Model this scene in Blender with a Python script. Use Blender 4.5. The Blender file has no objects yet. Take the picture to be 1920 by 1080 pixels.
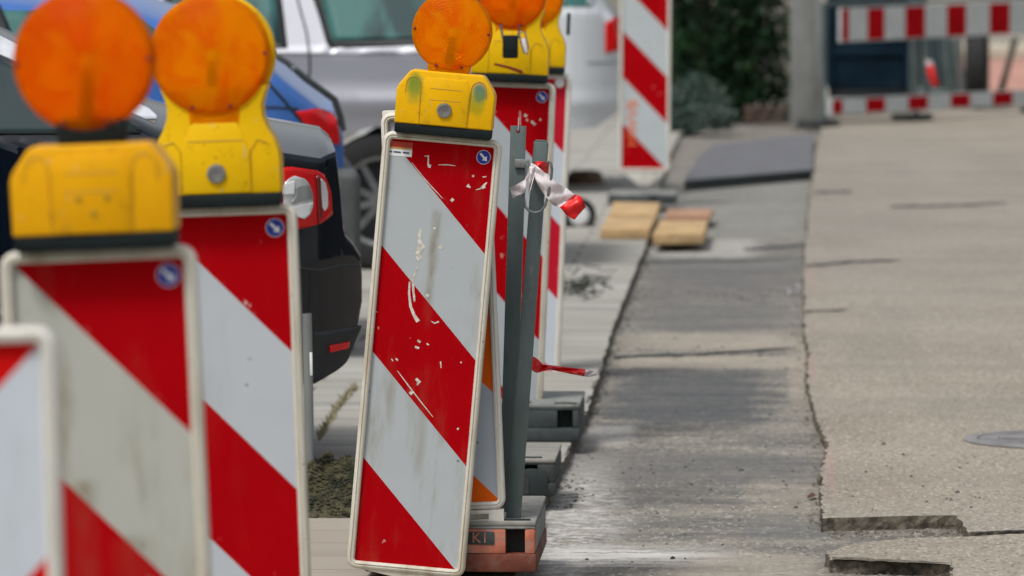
import bpy, bmesh, math, random
from mathutils import Vector, Matrix
from mathutils.geometry import delaunay_2d_cdt
random.seed(7)
S = bpy.context.scene
COL = S.collection
R = math.radians

# ---------------------------------------------------------------- camera
FPX = 11340.0                      # focal length in pixels of the 1920 px wide photo
YAW, PIT = R(2.53), R(3.593)
CAM = Vector((0, 0, 1.55))
FWD = Vector((-math.sin(YAW) * math.cos(PIT), math.cos(YAW) * math.cos(PIT), -math.sin(PIT)))
RGT = Vector((math.cos(YAW), math.sin(YAW), 0))
UPV = RGT.cross(FWD)
cd = bpy.data.cameras.new('camera'); cam = bpy.data.objects.new('camera', cd); COL.objects.link(cam)
cam.matrix_world = Matrix(((RGT.x, UPV.x, -FWD.x, CAM.x), (RGT.y, UPV.y, -FWD.y, CAM.y), (RGT.z, UPV.z, -FWD.z, CAM.z), (0, 0, 0, 1)))
cd.sensor_width = 36; cd.lens = 36 * FPX / 1920
cd.clip_start = 0.5; cd.clip_end = 2000
cd.dof.use_dof = True; cd.dof.focus_distance = 14.05; cd.dof.aperture_fstop = 7.0
S.camera = cam

# ---------------------------------------------------------------- light
SUN_EL, SUN_AZ = R(58), R(215)      # azimuth measured clockwise from +Y
w = bpy.data.worlds.new('World'); S.world = w; w.use_nodes = True
nt = w.node_tree; nt.nodes.clear()
sky = nt.nodes.new('ShaderNodeTexSky'); sky.sky_type = 'NISHITA'; sky.sun_disc = False
sky.sun_elevation = SUN_EL; sky.sun_rotation = SUN_AZ
sky.air_density = 1.0; sky.dust_density = 4.0; sky.ozone_density = 1.0
hs = nt.nodes.new('ShaderNodeHueSaturation'); hs.inputs['Saturation'].default_value = 0.3
bg = nt.nodes.new('ShaderNodeBackground'); bg.inputs['Strength'].default_value = 0.105
wo = nt.nodes.new('ShaderNodeOutputWorld')
nt.links.new(sky.outputs[0], hs.inputs['Color']); nt.links.new(hs.outputs[0], bg.inputs['Color']); nt.links.new(bg.outputs[0], wo.inputs['Surface'])
sd = bpy.data.lights.new('sun', 'SUN'); sd.energy = 1.5; sd.angle = R(11); sd.color = (1, .96, .9)
so = bpy.data.objects.new('sun', sd); COL.objects.link(so)
sdir = Vector((math.sin(SUN_AZ) * math.cos(SUN_EL), math.cos(SUN_AZ) * math.cos(SUN_EL), math.sin(SUN_EL)))
so.rotation_euler = sdir.to_track_quat('Z', 'Y').to_euler(); so.location = (0, -5, 20)
S.view_settings.view_transform = 'Standard'; S.view_settings.look = 'None'
S.view_settings.gamma = 1; S.view_settings.exposure = 0.40
try:
    S.cycles.max_bounces = 8; S.cycles.use_denoising = True
except Exception: pass

# ---------------------------------------------------------------- helpers
def ray(px, py): return FWD + RGT * ((px - 960) / FPX) + UPV * ((540 - py) / FPX)
def P(px, py, d): return CAM + ray(px, py) * d
def G(px, py, z=0.0):
    r = ray(px, py); return CAM + r * ((z - CAM.z) / r.z)

def link(o): COL.objects.link(o); return o
def tag(o, label=None, cat=None, group=None, kind=None):
    if label: o['label'] = label
    if cat: o['category'] = cat
    if group: o['group'] = group
    if kind: o['kind'] = kind
    return o
def empty(name, loc, rot=(0, 0, 0), label=None, cat=None, group=None):
    o = link(bpy.data.objects.new(name, None)); o.empty_display_size = .1
    o.location = loc; o.rotation_euler = rot
    return tag(o, label, cat, group)

class MB:
    def __init__(s): s.v = []; s.f = []; s.m = []
    def add(s, vs, fs, mi=0):
        b = len(s.v); s.v += [tuple(p) for p in vs]
        for f in fs: s.f.append(tuple(b + i for i in f)); s.m.append(mi)
    def bm(s, bm_, mi=0, mtx=None):
        bm_.verts.index_update()
        vs = [(mtx @ v.co if mtx else v.co.copy()) for v in bm_.verts]
        s.add(vs, [[v.index for v in f.verts] for f in bm_.faces], mi); bm_.free()
    def box(s, x0, x1, y0, y1, z0, z1, bev=0.0, mi=0, seg=2, mtx=None):
        b = bmesh.new(); bmesh.ops.create_cube(b, size=1)
        for v in b.verts:
            v.co = Vector(((x0 + x1) / 2 + v.co.x * (x1 - x0), (y0 + y1) / 2 + v.co.y * (y1 - y0), (z0 + z1) / 2 + v.co.z * (z1 - z0)))
        if bev > 0: bmesh.ops.bevel(b, geom=b.edges[:], offset=bev, segments=seg, profile=.5, affect='EDGES')
        s.bm(b, mi, mtx)
    def prism(s, poly, y0, y1, bev=0.0, mi=0, seg=2, mtx=None):      # polygon in x,z pushed along y
        b = bmesh.new(); vs = [b.verts.new((x, y0, z)) for x, z in poly]; f = b.faces.new(vs)
        r = bmesh.ops.extrude_face_region(b, geom=[f])
        for v in [g for g in r['geom'] if isinstance(g, bmesh.types.BMVert)]: v.co.y = y1
        bmesh.ops.recalc_face_normals(b, faces=b.faces[:])
        if bev > 0: bmesh.ops.bevel(b, geom=b.edges[:], offset=bev, segments=seg, profile=.5, affect='EDGES')
        bmesh.ops.triangulate(b, faces=[f for f in b.faces if len(f.verts) > 4])
        s.bm(b, mi, mtx)
    def tube(s, pts, r, seg=10, mi=0, cap=True):
        pts = [Vector(p) for p in pts]; n = len(pts); rings = []
        up = Vector((0, 0, 1))
        for i, p in enumerate(pts):
            t = (pts[min(i + 1, n - 1)] - pts[max(i - 1, 0)]).normalized()
            a = t.cross(up)
            if a.length < .05: a = t.cross(Vector((0, 1, 0)))
            a.normalize(); c = a.cross(t)
            rr = r[i] if isinstance(r, (list, tuple)) else r
            rings.append([p + (a * math.cos(k * 2 * math.pi / seg) + c * math.sin(k * 2 * math.pi / seg)) * rr for k in range(seg)])
        vs = [q for g in rings for q in g]; fs = []
        for i in range(n - 1):
            for k in range(seg):
                fs.append((i * seg + k, i * seg + (k + 1) % seg, (i + 1) * seg + (k + 1) % seg, (i + 1) * seg + k))
        if cap: fs += [tuple(range(seg))[::-1], tuple((n - 1) * seg + k for k in range(seg))]
        s.add(vs, fs, mi)
    def lathe(s, prof, cx=0, cy=0, cz=0, seg=48, mi=0):              # profile (r, y) round the y axis
        vs = []; fs = []; n = len(prof)
        for r, y in prof:
            for k in range(seg):
                a = k * 2 * math.pi / seg; vs.append((cx + r * math.cos(a), cy + y, cz + r * math.sin(a)))
        for i in range(n - 1):
            for k in range(seg):
                fs.append((i * seg + k, i * seg + (k + 1) % seg, (i + 1) * seg + (k + 1) % seg, (i + 1) * seg + k))
        s.add(vs, fs, mi)
    def disc(s, cx, cy, cz, r, seg=32, mi=0):
        s.add([(cx + r * math.cos(k * 2 * math.pi / seg), cy, cz + r * math.sin(k * 2 * math.pi / seg)) for k in range(seg)], [tuple(range(seg))], mi)
    def build(s, name, mats, parent=None, smooth=35):
        me = bpy.data.meshes.new(name); me.from_pydata(s.v, [], s.f); me.update()
        if not isinstance(mats, (list, tuple)): mats = [mats]
        for m in mats: me.materials.append(m)
        b = bmesh.new(); b.from_mesh(me)
        bmesh.ops.recalc_face_normals(b, faces=b.faces[:])
        b.to_mesh(me); b.free()
        for p, mi in zip(me.polygons, s.m): p.material_index = mi
        if smooth:
            for p in me.polygons: p.use_smooth = True
            me.set_sharp_from_angle(angle=R(smooth))
        o = link(bpy.data.objects.new(name, me))
        if parent: o.parent = parent
        return o

def lin(c):
    out = []
    for x in c[:3]:
        x /= 255.0; out.append(x / 12.92 if x <= .04045 else ((x + .055) / 1.055) ** 2.4)
    return tuple(out) + (1,)

class N:                                                            # small node-building wrapper
    def __init__(s, name):
        s.mat = bpy.data.materials.new(name); s.mat.use_nodes = True
        s.t = s.mat.node_tree; s.b = s.t.nodes['Principled BSDF']; s.out = s.t.nodes['Material Output']
    def n(s, typ, **kw):
        nd = s.t.nodes.new(typ)
        for k, v in kw.items(): setattr(nd, k, v)
        return nd
    def put(s, sock, v):
        if hasattr(v, 'is_output'): s.t.links.new(v, sock)
        else: sock.default_value = v
    def math(s, op, a, b=None, clamp=False):
        nd = s.n('ShaderNodeMath', operation=op); nd.use_clamp = clamp
        s.put(nd.inputs[0], a)
        if b is not None: s.put(nd.inputs[1], b)
        return nd.outputs[0]
    def obj(s): return s.n('ShaderNodeTexCoord').outputs['Object']
    def xyz(s, v):
        nd = s.n('ShaderNodeSeparateXYZ'); s.put(nd.inputs[0], v); return nd.outputs
    def vscale(s, v, sc, off=(0, 0, 0)):
        nd = s.n('ShaderNodeMapping'); s.put(nd.inputs['Vector'], v); nd.inputs['Scale'].default_value = sc; nd.inputs['Location'].default_value = off
        return nd.outputs[0]
    def noise(s, v, scale, det=3, rough=.55, dist=0):
        nd = s.n('ShaderNodeTexNoise'); s.put(nd.inputs['Vector'], v); nd.inputs['Scale'].default_value = scale
        nd.inputs['Detail'].default_value = det; nd.inputs['Roughness'].default_value = rough; nd.inputs['Distortion'].default_value = dist
        return nd.outputs['Fac']
    def vor(s, v, scale, feat='F1'):
        nd = s.n('ShaderNodeTexVoronoi', feature=feat); s.put(nd.inputs['Vector'], v); nd.inputs['Scale'].default_value = scale
        return nd.outputs['Distance'], nd.outputs.get('Color')
    def ramp(s, f, a, b, lo=0.0, hi=1.0):
        nd = s.n('ShaderNodeMapRange', interpolation_type='SMOOTHSTEP'); s.put(nd.inputs['Value'], f)
        for k, v in zip(('From Min', 'From Max', 'To Min', 'To Max'), (a, b, lo, hi)): nd.inputs[k].default_value = v
        return nd.outputs['Result']
    def mix(s, f, a, b, blend='MIX'):
        nd = s.n('ShaderNodeMix', data_type='RGBA', blend_type=blend); s.put(nd.inputs[0], f); s.put(nd.inputs[6], a); s.put(nd.inputs[7], b)
        return nd.outputs[2]
    def blob(s, xy, cx, cy, rx, ry, warp=None, amt=.5, soft=.5, square=False):     # 1 inside an uneven patch of ground or paint
        x = s.math('DIVIDE', s.math('SUBTRACT', xy[0], cx), rx); y = s.math('DIVIDE', s.math('SUBTRACT', xy[1], cy), ry)
        if square: d = s.math('POWER', s.math('ADD', s.math('POWER', s.math('ABSOLUTE', x), 5.0), s.math('POWER', s.math('ABSOLUTE', y), 5.0)), .2)
        else: d = s.math('SQRT', s.math('ADD', s.math('MULTIPLY', x, x), s.math('MULTIPLY', y, y)))
        if warp is not None: d = s.math('ADD', d, s.math('MULTIPLY', s.math('SUBTRACT', warp, .5), amt * 2))
        return s.ramp(d, 1 + soft, 1 - soft)
    def bump(s, h, strength=.3, dist=.01):
        nd = s.n('ShaderNodeBump'); nd.inputs['Strength'].default_value = strength; nd.inputs['Distance'].default_value = dist
        s.put(nd.inputs['Height'], h); s.t.links.new(nd.outputs[0], s.b.inputs['Normal'])
    def fin(s, col, rough=.5, metal=0.0, coat=0.0, spec=None):
        s.put(s.b.inputs['Base Color'], col); s.put(s.b.inputs['Roughness'], rough); s.put(s.b.inputs['Metallic'], metal)
        s.b.inputs['Coat Weight'].default_value = coat; s.b.inputs['Coat Roughness'].default_value = .04
        if spec is not None: s.b.inputs['Specular IOR Level'].default_value = spec
        return s.mat

def simple(name, c, rough=.5, metal=0, coat=0, var=.18, vs=12, bump=0, bs=60, spec=None, dirt=None, stretch=(1, 1, 1)):
    n = N(name); v = n.obj(); v2 = n.vscale(v, stretch)
    col = n.mix(n.ramp(n.noise(v2, vs, 4, .6), .3, .7), tuple(x * (1 - var) for x in c[:3]) + (1,), tuple(min(1, x * (1 + var)) for x in c[:3]) + (1,))
    if dirt: col = n.mix(n.ramp(n.noise(v2, dirt[1], 5, .7), dirt[2], dirt[2] + .2, 0, dirt[3]), col, dirt[0])
    if bump: n.bump(n.noise(v, bs, 3), bump, .004)
    return n.fin(col, rough, metal, coat, spec)

def lit(*c): return tuple(c) + (1,)
RED = lit(.37, .0008, .004); WHT = lit(.60, .64, .66); ORG = lit(.80, .13, .01)

# ---------------------------------------------------------------- materials
def board_mat(name, red=RED, mirror=False, dirt=.25, seed=0.0, streak=None, flecks=.5, white=WHT, tilt=1.03):
    n = N(name); v = n.obj(); x, y, z = n.xyz(v)
    u = n.math('ADD', n.math('MULTIPLY', x, -1.0 if mirror else 1.0), .12)
    vv = n.math('SUBTRACT', .998, z)
    c = n.math('DIVIDE', n.math('SUBTRACT', vv, n.math('MULTIPLY', u, tilt)), .2465)
    k = n.math('FLOORED_MODULO', n.math('FLOOR', c), 2.0)
    vo = n.vscale(v, (1, 1, 1), (seed, seed * 2, seed * 3))
    redv = n.mix(n.noise(vo, 8, 3), tuple(a * .88 for a in red[:3]) + (1,), tuple(min(1, a * 1.1) for a in red[:3]) + (1,))
    whv = n.mix(n.noise(vo, 14, 4), tuple(a * .93 for a in white[:3]) + (1,), tuple(a * 1.04 for a in white[:3]) + (1,))
    # chips along the band edges and scattered flecks in the red
    fr = n.math('FRACT', c)
    edge = n.math('MULTIPLY', n.ramp(fr, .90, .985), n.ramp(n.noise(vo, 70, 3, .7), .60, .68))
    fl = n.math('MULTIPLY', n.ramp(n.noise(n.vscale(vo, (1, 1, .7)), 55, 2, .6), .74 - .06 * flecks, .77 - .06 * flecks), n.ramp(n.noise(vo, 6, 2), .45, .65))
    fl = n.math('MAXIMUM', fl, n.math('MULTIPLY', edge, .5 * min(1, flecks)))
    redv = n.mix(n.math('MULTIPLY', fl, .75), redv, lit(.62, .5, .48))
    col = n.mix(k, whv, redv)
    dn = n.noise(n.vscale(vo, (1, 1, .22)), 18, 5, .65)
    dm = n.ramp(dn, .5, .78, 0, dirt)
    dm = n.math('MULTIPLY', dm, n.math('SUBTRACT', 1.0, n.math('MULTIPLY', k, .8)))
    if streak:
        for sx, z0, z1, wd, am in streak:
            g = n.ramp(n.math('ABSOLUTE', n.math('SUBTRACT', n.math('ADD', x, n.math('MULTIPLY', n.noise(v, 9, 2), .02)), sx + .01)), wd, 0.0)
            g = n.math('MULTIPLY', g, n.math('MULTIPLY', n.ramp(z, z0, z0 + .06), n.ramp(z, z1, z1 - .02)))
            g = n.math('MULTIPLY', g, n.ramp(n.noise(n.vscale(v, (1, 1, .35)), 60, 3), .25, .7, .3, am))
            dm = n.math('MAXIMUM', dm, n.math('MULTIPLY', g, n.math('SUBTRACT', 1.0, n.math('MULTIPLY', k, .85))))
    col = n.mix(dm, col, lit(.22, .19, .12))
    spots = n.ramp(n.noise(vo, 48, 1, .5), .755, .79, 0, .6)
    col = n.mix(n.math('MULTIPLY', spots, n.math('SUBTRACT', 1.0, k)), col, lit(.1, .085, .07))
    sc = n.n('ShaderNodeTexVoronoi'); n.put(sc.inputs['Vector'], v); sc.inputs['Scale'].default_value = 260
    n.bump(sc.outputs['Distance'], .05, .001)
    return n.fin(col, .6, 0, 0, .03)

M = {}
M['board_near'] = board_mat('reflective_bands_near', dirt=.15, mirror=True, seed=3.1, white=lit(.53, .58, .64), red=lit(.56, .006, .006))
M['board_dirty'] = board_mat('reflective_bands_dirty', dirt=.75, seed=1.7, white=lit(.43, .44, .40), streak=[(-.035, .48, .70, .03, .8), (.03, .42, .62, .05, .6), (-.08, .55, .80, .04, .6)], flecks=.2)
M['board_clean'] = board_mat('reflective_bands_clean', dirt=.12, seed=5.3, flecks=.25, white=lit(.46, .50, .54))
M['board_main'] = board_mat('reflective_bands_scratched', dirt=.55, seed=8.9, flecks=.2, streak=[(.0, .55, .85, .016, .75), (.01, .2, .42, .02, .4)], white=lit(.42, .46, .48))
M['board_mid'] = board_mat('reflective_bands_worn', dirt=.2, seed=12.2, flecks=.9, white=lit(.40, .44, .47))
M['board_slim'] = board_mat('reflective_bands_pinkish', dirt=.12, seed=15.4, flecks=.4, red=lit(.46, .012, .028), white=lit(.50, .55, .61))
M['board_far'] = board_mat('reflective_bands_far', dirt=.18, seed=19.0, flecks=.6, white=lit(.45, .50, .52))
M['board_orange'] = board_mat('reflective_bands_orange', red=ORG, dirt=.15, seed=22.0, flecks=.2, white=lit(.47, .53, .60))

def frame_mat(name, c, dirt):
    n = N(name); v = n.obj()
    col = n.mix(n.ramp(n.noise(n.vscale(v, (1, 1, .2)), 25, 5, .65), .42, .75, 0, dirt), c, lit(.30, .23, .12))
    col = n.mix(n.ramp(n.noise(v, 90, 3, .6), .68, .74, 0, dirt), col, lit(.2, .08, .04))
    n.bump(n.noise(v, 140, 3), .08, .002)
    return n.fin(col, .48, 0, 0, .4)
M['frame'] = frame_mat('cream_plastic', lit(.62, .60, .52), .6)
M['frame_clean'] = frame_mat('white_plastic', lit(.68, .67, .62), .35)

def lens_mat(name, deep):
    n = N(name); v = n.obj(); x, y, z = n.xyz(v)
    r = n.math('SQRT', n.math('ADD', n.math('MULTIPLY', x, x), n.math('MULTIPLY', z, z)))
    rings = n.math('SINE', n.math('MULTIPLY', r, 900.0))
    ang = n.math('ARCTAN2', z, x)
    sect = n.math('SINE', n.math('MULTIPLY', ang, 36.0))
    h = n.math('ADD', n.math('MULTIPLY', rings, .25), n.math('MULTIPLY', n.math('MULTIPLY', sect, r), 1.5))
    big = n.noise(v, 16, 2, .5)
    h = n.math('ADD', h, n.math('MULTIPLY', big, 6.0))
    vd, _ = n.vor(v, 300)
    h = n.math('ADD', h, n.math('MULTIPLY', vd, .8))
    n.bump(h, .6, .0012)
    col = n.mix(n.ramp(n.noise(v, 13, 3, .5, .8), .36, .60), lit(deep[0] * .94, deep[1] * .72, deep[2]), lit(min(1, deep[0] * 1.12), deep[1] * 1.3, deep[2]))
    col = n.mix(n.ramp(n.noise(v, 60, 4, .7), .6, .8, 0, .18), col, lit(.5, .16, .02))
    n.fin(col, .2, 0, .0, .5)
    n.b.inputs['Transmission Weight'].default_value = .62
    n.b.inputs['IOR'].default_value = 1.12
    tr = n.n('ShaderNodeBsdfTranslucent'); n.put(tr.inputs['Color'], col)
    mx = n.n('ShaderNodeMixShader'); mx.inputs[0].default_value = .34
    n.t.links.new(n.b.outputs[0], mx.inputs[1]); n.t.links.new(tr.outputs[0], mx.inputs[2]); n.t.links.new(mx.outputs[0], n.out.inputs['Surface'])
    return n.mat
M['lens'] = lens_mat('amber_lens', lit(1.0, .36, .001))
M['lens_red'] = lens_mat('deep_amber_lens', lit(1.0, .25, .001))
M['lens_dot'] = simple('dark_amber', lit(.18, .012, .004), .4)
M['reflector'] = simple('lamp_reflector', lit(.95, .42, .04), .25, 0)
def housing_mat(name, c, stains=False):
    n = N(name); v = n.obj(); x, y, z = n.xyz(v)
    col = n.mix(n.noise(v, 22, 4), tuple(a * .9 for a in c[:3]) + (1,), tuple(a * 1.06 for a in c[:3]) + (1,))
    col = n.mix(n.ramp(n.noise(v, 35, 5, .7), .55, .8, 0, .5), col, lit(.16, .09, .02))
    col = n.mix(n.ramp(n.noise(n.vscale(v, (1, 1, .4)), 70, 3, .7), .66, .72, 0, .6), col, lit(.55, .45, .2))
    col = n.mix(n.ramp(n.noise(v, 95, 2, .6), .70, .74, 0, .6), col, lit(.12, .06, .015))
    if stains:
        wn = n.noise(v, 55, 3, .6)
        for cx, cz, rx, rz, cc, am in ((-.072, .112, .017, .026, lit(.10, .22, .03), .85), (.077, .106, .015, .02, lit(.01, .15, .2), .9), (.074, .085, .02, .03, lit(.2, .27, .02), .6), (-.07, .09, .022, .02, lit(.3, .3, .03), .5)):
            m = n.blob((x, z), cx, cz, rx, rz, wn, .35, .45)
            col = n.mix(n.math('MULTIPLY', m, am), col, cc)
    n.bump(n.noise(v, 120, 3), .1, .002)
    return n.fin(col, .42, 0, 0, .14)
M['yellow'] = housing_mat('yellow_plastic', lit(.80, .48, .003))
M['yellow_stain'] = housing_mat('yellow_plastic_stained', lit(.82, .45, .003), True)
M['yellow_deep'] = housing_mat('yellow_plastic_deep', lit(.78, .38, .003))
M['groove'] = simple('groove_yellow', lit(.42, .24, .01), .5)
M['black_rubber'] = simple('black_rubber', lit(.006, .011, .012), .7, var=.3, spec=.2)
M['blue_sign'] = simple('blue_sign', lit(.008, .03, .30), .35)
M['white_sign'] = simple('white_sign', lit(.72, .74, .76), .4)
M['steel'] = simple('bolt_steel', lit(.33, .33, .32), .35, .8, vs=60)
M['galv'] = simple('galvanised_steel', lit(.115, .152, .152), .5, .35, var=.22, vs=9, bump=.1, bs=80, stretch=(1, 1, .3), dirt=(lit(.27, .29, .28), 30, .56, .6))
M['galv_light'] = simple('galvanised_steel_light', lit(.26, .28, .28), .5, .4, var=.2, vs=20, stretch=(1, 1, .15), dirt=(lit(.18, .08, .04), 8, .58, .7))
M['wire'] = simple('wire_steel', lit(.2, .23, .23), .4, .7)
M['plastic_grey'] = simple('recycled_plastic', lit(.20, .215, .205), .75, var=.3, vs=14, bump=.3, bs=70, dirt=(lit(.34, .33, .29), 10, .5, .7))
M['plastic_dark'] = simple('recycled_plastic_dark', lit(.042, .054, .056), .7, var=.3, vs=14, bump=.3, bs=70, dirt=(lit(.25, .24, .21), 9, .55, .5))
M['slab_top'] = simple('dusty_plastic', lit(.26, .255, .23), .85, var=.15, vs=18, bump=.25, bs=60, dirt=(lit(.2, .2, .18), 14, .55, .5))
M['plastic_black'] = simple('recycled_plastic_black', lit(.028, .034, .034), .75, var=.4, vs=12, bump=.4, bs=60, dirt=(lit(.2, .19, .16), 11, .55, .6))
M['slot'] = simple('slot_black', lit(.012, .02, .021), .7)  # near-black colour stands for the shade inside slots and recesses
M['orange_paint'] = simple('faded_orange_paint', lit(.50, .15, .085), .75, var=.3, vs=18, bump=.3, dirt=(lit(.24, .225, .20), 16, .44, .85))
M['orange_dark'] = simple('worn_orange_paint', lit(.17, .042, .022), .8, var=.3, vs=14, bump=.3, dirt=(lit(.11, .09, .075), 14, .44, .8))
M['tape_white'] = simple('white_film', lit(.72, .66, .68), .35, var=.08, vs=25, bump=.3, bs=50)
M['tape_red'] = simple('red_film', lit(.72, .006, .008), .35, var=.15, vs=25, bump=.3, bs=50)
M['chip_white'] = simple('white_paint_drip', lit(.56, .54, .48), .7, var=.3, vs=120)
M['sticker_red'] = simple('sticker_red', lit(.38, .03, .01), .5); M['sticker_gold'] = simple('sticker_gold', lit(.50, .30, .06), .5); M['sticker_ink'] = simple('sticker_ink', lit(.05, .06, .1), .5)
M['text_orange'] = simple('orange_spray', lit(.75, .16, .05), .6, var=.3, vs=70)
M['board_red'] = simple('barrier_red', lit(.42, .001, .006), .6, spec=.03); M['board_white'] = simple('barrier_white', lit(.56, .61, .62), .6, var=.08, spec=.05)
def paint(name, c, metal=0, rough=.3, coat=.6, spec=.5):
    n = N(name); v = n.obj()
    col = n.mix(n.noise(v, 5, 4), tuple(a * .92 for a in c[:3]) + (1,), tuple(a * 1.06 for a in c[:3]) + (1,))
    return n.fin(col, rough, metal, coat, spec)
M['paint_black'] = paint('black_car_paint', lit(.003, .006, .012), rough=.3, coat=.9, spec=0.0)
M['paint_blue'] = paint('blue_car_paint', lit(.035, .14, .46))
M['paint_silver'] = paint('silver_car_paint', lit(.33, .34, .385), .35, .38)
M['paint_white'] = paint('white_car_paint', lit(.62, .66, .70), 0, .35)
M['trim'] = simple('black_trim', lit(.012, .016, .018), .55, var=.2)
M['bumper_grey'] = simple('grey_bumper', lit(.07, .08, .08), .6, var=.2)
def glass_mat(name, c, c2):
    n = N(name); v = n.obj()
    col = n.mix(n.ramp(n.noise(n.vscale(v, (2.2, 1, 1)), 2.3, 3, .5, .6), .4, .62), c, c2)
    return n.fin(col, .04, 0, 0, .5)
M['glass_teal'] = glass_mat('teal_car_glass', lit(.010, .042, .044), lit(.045, .15, .14))
M['glass_dark'] = glass_mat('dark_car_glass', lit(.01, .018, .02), lit(.02, .04, .045))
M['tail_red'] = simple('tail_lamp_red', lit(.62, .004, .006), .25, coat=.35, spec=.2); M['tail_bright'] = simple('tail_lamp_bright', lit(.85, .008, .01), .3, spec=.15)
M['tail_dark'] = simple('tail_lamp_dark', lit(.14, .003, .004), .15, coat=1)
M['tail_clear'] = simple('tail_lamp_clear', lit(.75, .78, .80), .15, .4, coat=1, var=.25, vs=9)
M['tyre'] = simple('tyre_rubber', lit(.012, .013, .014), .8); M['rim'] = simple('alloy', lit(.20, .205, .21), .35, .8)
M['chrome'] = simple('chrome_strip', lit(.6, .62, .66), .15, 1.0)
M['navy'] = simple('navy_container_paint', lit(.004, .016, .030), .6, var=.3, vs=3, spec=.12, dirt=(lit(.03, .04, .045), 3, .55, .5))
M['pillar'] = simple('grey_render', lit(.21, .22, .21), .9, var=.12, vs=5, bump=.2, bs=30, dirt=(lit(.12, .13, .12), 3, .55, .6))
M['pale_wall'] = simple('pale_render', lit(.33, .31, .27), .9, var=.15, vs=3, dirt=(lit(.16, .15, .14), 2, .52, .7))
M['wood'] = simple('yellow_paver', lit(.47, .32, .16), .8, var=.2, vs=9, bump=.2, bs=50)
M['wood_red'] = simple('pinkish_paver', lit(.38, .22, .14), .8, var=.2, vs=9, bump=.2, bs=50)
M['bark'] = simple('bark', lit(.05, .035, .022), .9, var=.4, vs=20)
M['stick'] = simple('dark_timber', lit(.06, .055, .04), .9)
M['soil'] = simple('brown_soil', lit(.13, .085, .055), 1, var=.4, vs=14, bump=.5, bs=20)
M['leaf_dry'] = simple('dry_leaf', lit(.09, .035, .02), .8)
M['scrap'] = simple('pale_scrap', lit(.6, .58, .66), .6)
def foliage(name, a, b):
    n = N(name); v = n.obj()
    col = n.mix(n.ramp(n.noise(v, 3.5 if name != 'moss' else 24, 4), .35, .65), a, b)
    n.fin(col, .65, 0, 0, .25); return n.mat
M['conifer'] = foliage('conifer_green', lit(.005, .020, .010), lit(.018, .058, .016))
M['shrub'] = foliage('grey_green_shrub', lit(.05, .085, .07), lit(.12, .165, .14))
M['moss'] = foliage('moss', lit(.022, .024, .014), lit(.075, .068, .036))
M['dark_twig'] = simple('dark_twig', lit(.035, .04, .03), .9)

def ground_common(n, v):
    return n.xyz(v)
# road: pale, coarse aggregate asphalt
def road_mat():
    n = N('pale_asphalt'); v = n.obj(); X = n.xyz(v)
    col = n.mix(n.ramp(n.noise(v, .9, 4), .35, .65), lit(.272, .240, .192), lit(.325, .290, .236))
    _, vc = n.vor(n.vscale(v, (1, .3, 1)), 150)
    sp = n.xyz(vc)[0]
    col = n.mix(n.ramp(sp, .80, .92, 0, .55), col, lit(.50, .47, .41))
    col = n.mix(n.ramp(sp, .2, .06, 0, .6), col, lit(.12, .11, .10))
    col = n.mix(n.ramp(n.noise(n.vscale(v, (1, .3, 1)), 60, 3, .6), .56, .70, 0, .5), col, lit(.17, .155, .14))
    col = n.mix(n.ramp(n.noise(v, 19, 2, .5), .72, .77, 0, .75), col, lit(.06, .055, .05))
    col = n.mix(n.ramp(n.noise(n.vscale(v, (.25, 1, 1)), 1.6, 4), .55, .75, 0, .35), col, lit(.2, .19, .17))
    col = n.mix(n.ramp(n.noise(n.vscale(v, (.06, 1, 1)), 1.3, 4, .6), .48, .66, 0, .32), col, lit(.205, .19, .165))
    col = n.mix(n.ramp(n.noise(n.vscale(v, (1, .08, 1), (4, 0, 0)), 2.2, 3, .6), .5, .7, 0, .28), col, lit(.19, .18, .16))
    col = n.mix(n.ramp(n.noise(n.vscale(v, (1, .5, 1), (9, 0, 0)), 5, 5, .7), .58, .74, 0, .35), col, lit(.20, .17, .13))
    g = G(1700, 505); col = n.mix(n.math('MULTIPLY', n.blob(X, g.x, g.y + 6, 1.2, 9, n.noise(v, 1, 3), .4, .6), .25), col, lit(.23, .22, .22))
    # pinkish marking spray along the cut edge
    wn = n.noise(v, 25, 3)
    for py in (520, 690, 880):
        g = G(1522 if py < 800 else 1556, py); col = n.mix(n.math('MULTIPLY', n.blob(X, g.x, g.y, 0.014, .6, wn, .9, .7), .16), col, lit(.5, .2, .22))
    n.bump(n.noise(v, 130, 3, .6), .5, .004)
    return n.fin(col, .9, 0, 0, .25)
M['road'] = road_mat()
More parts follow.
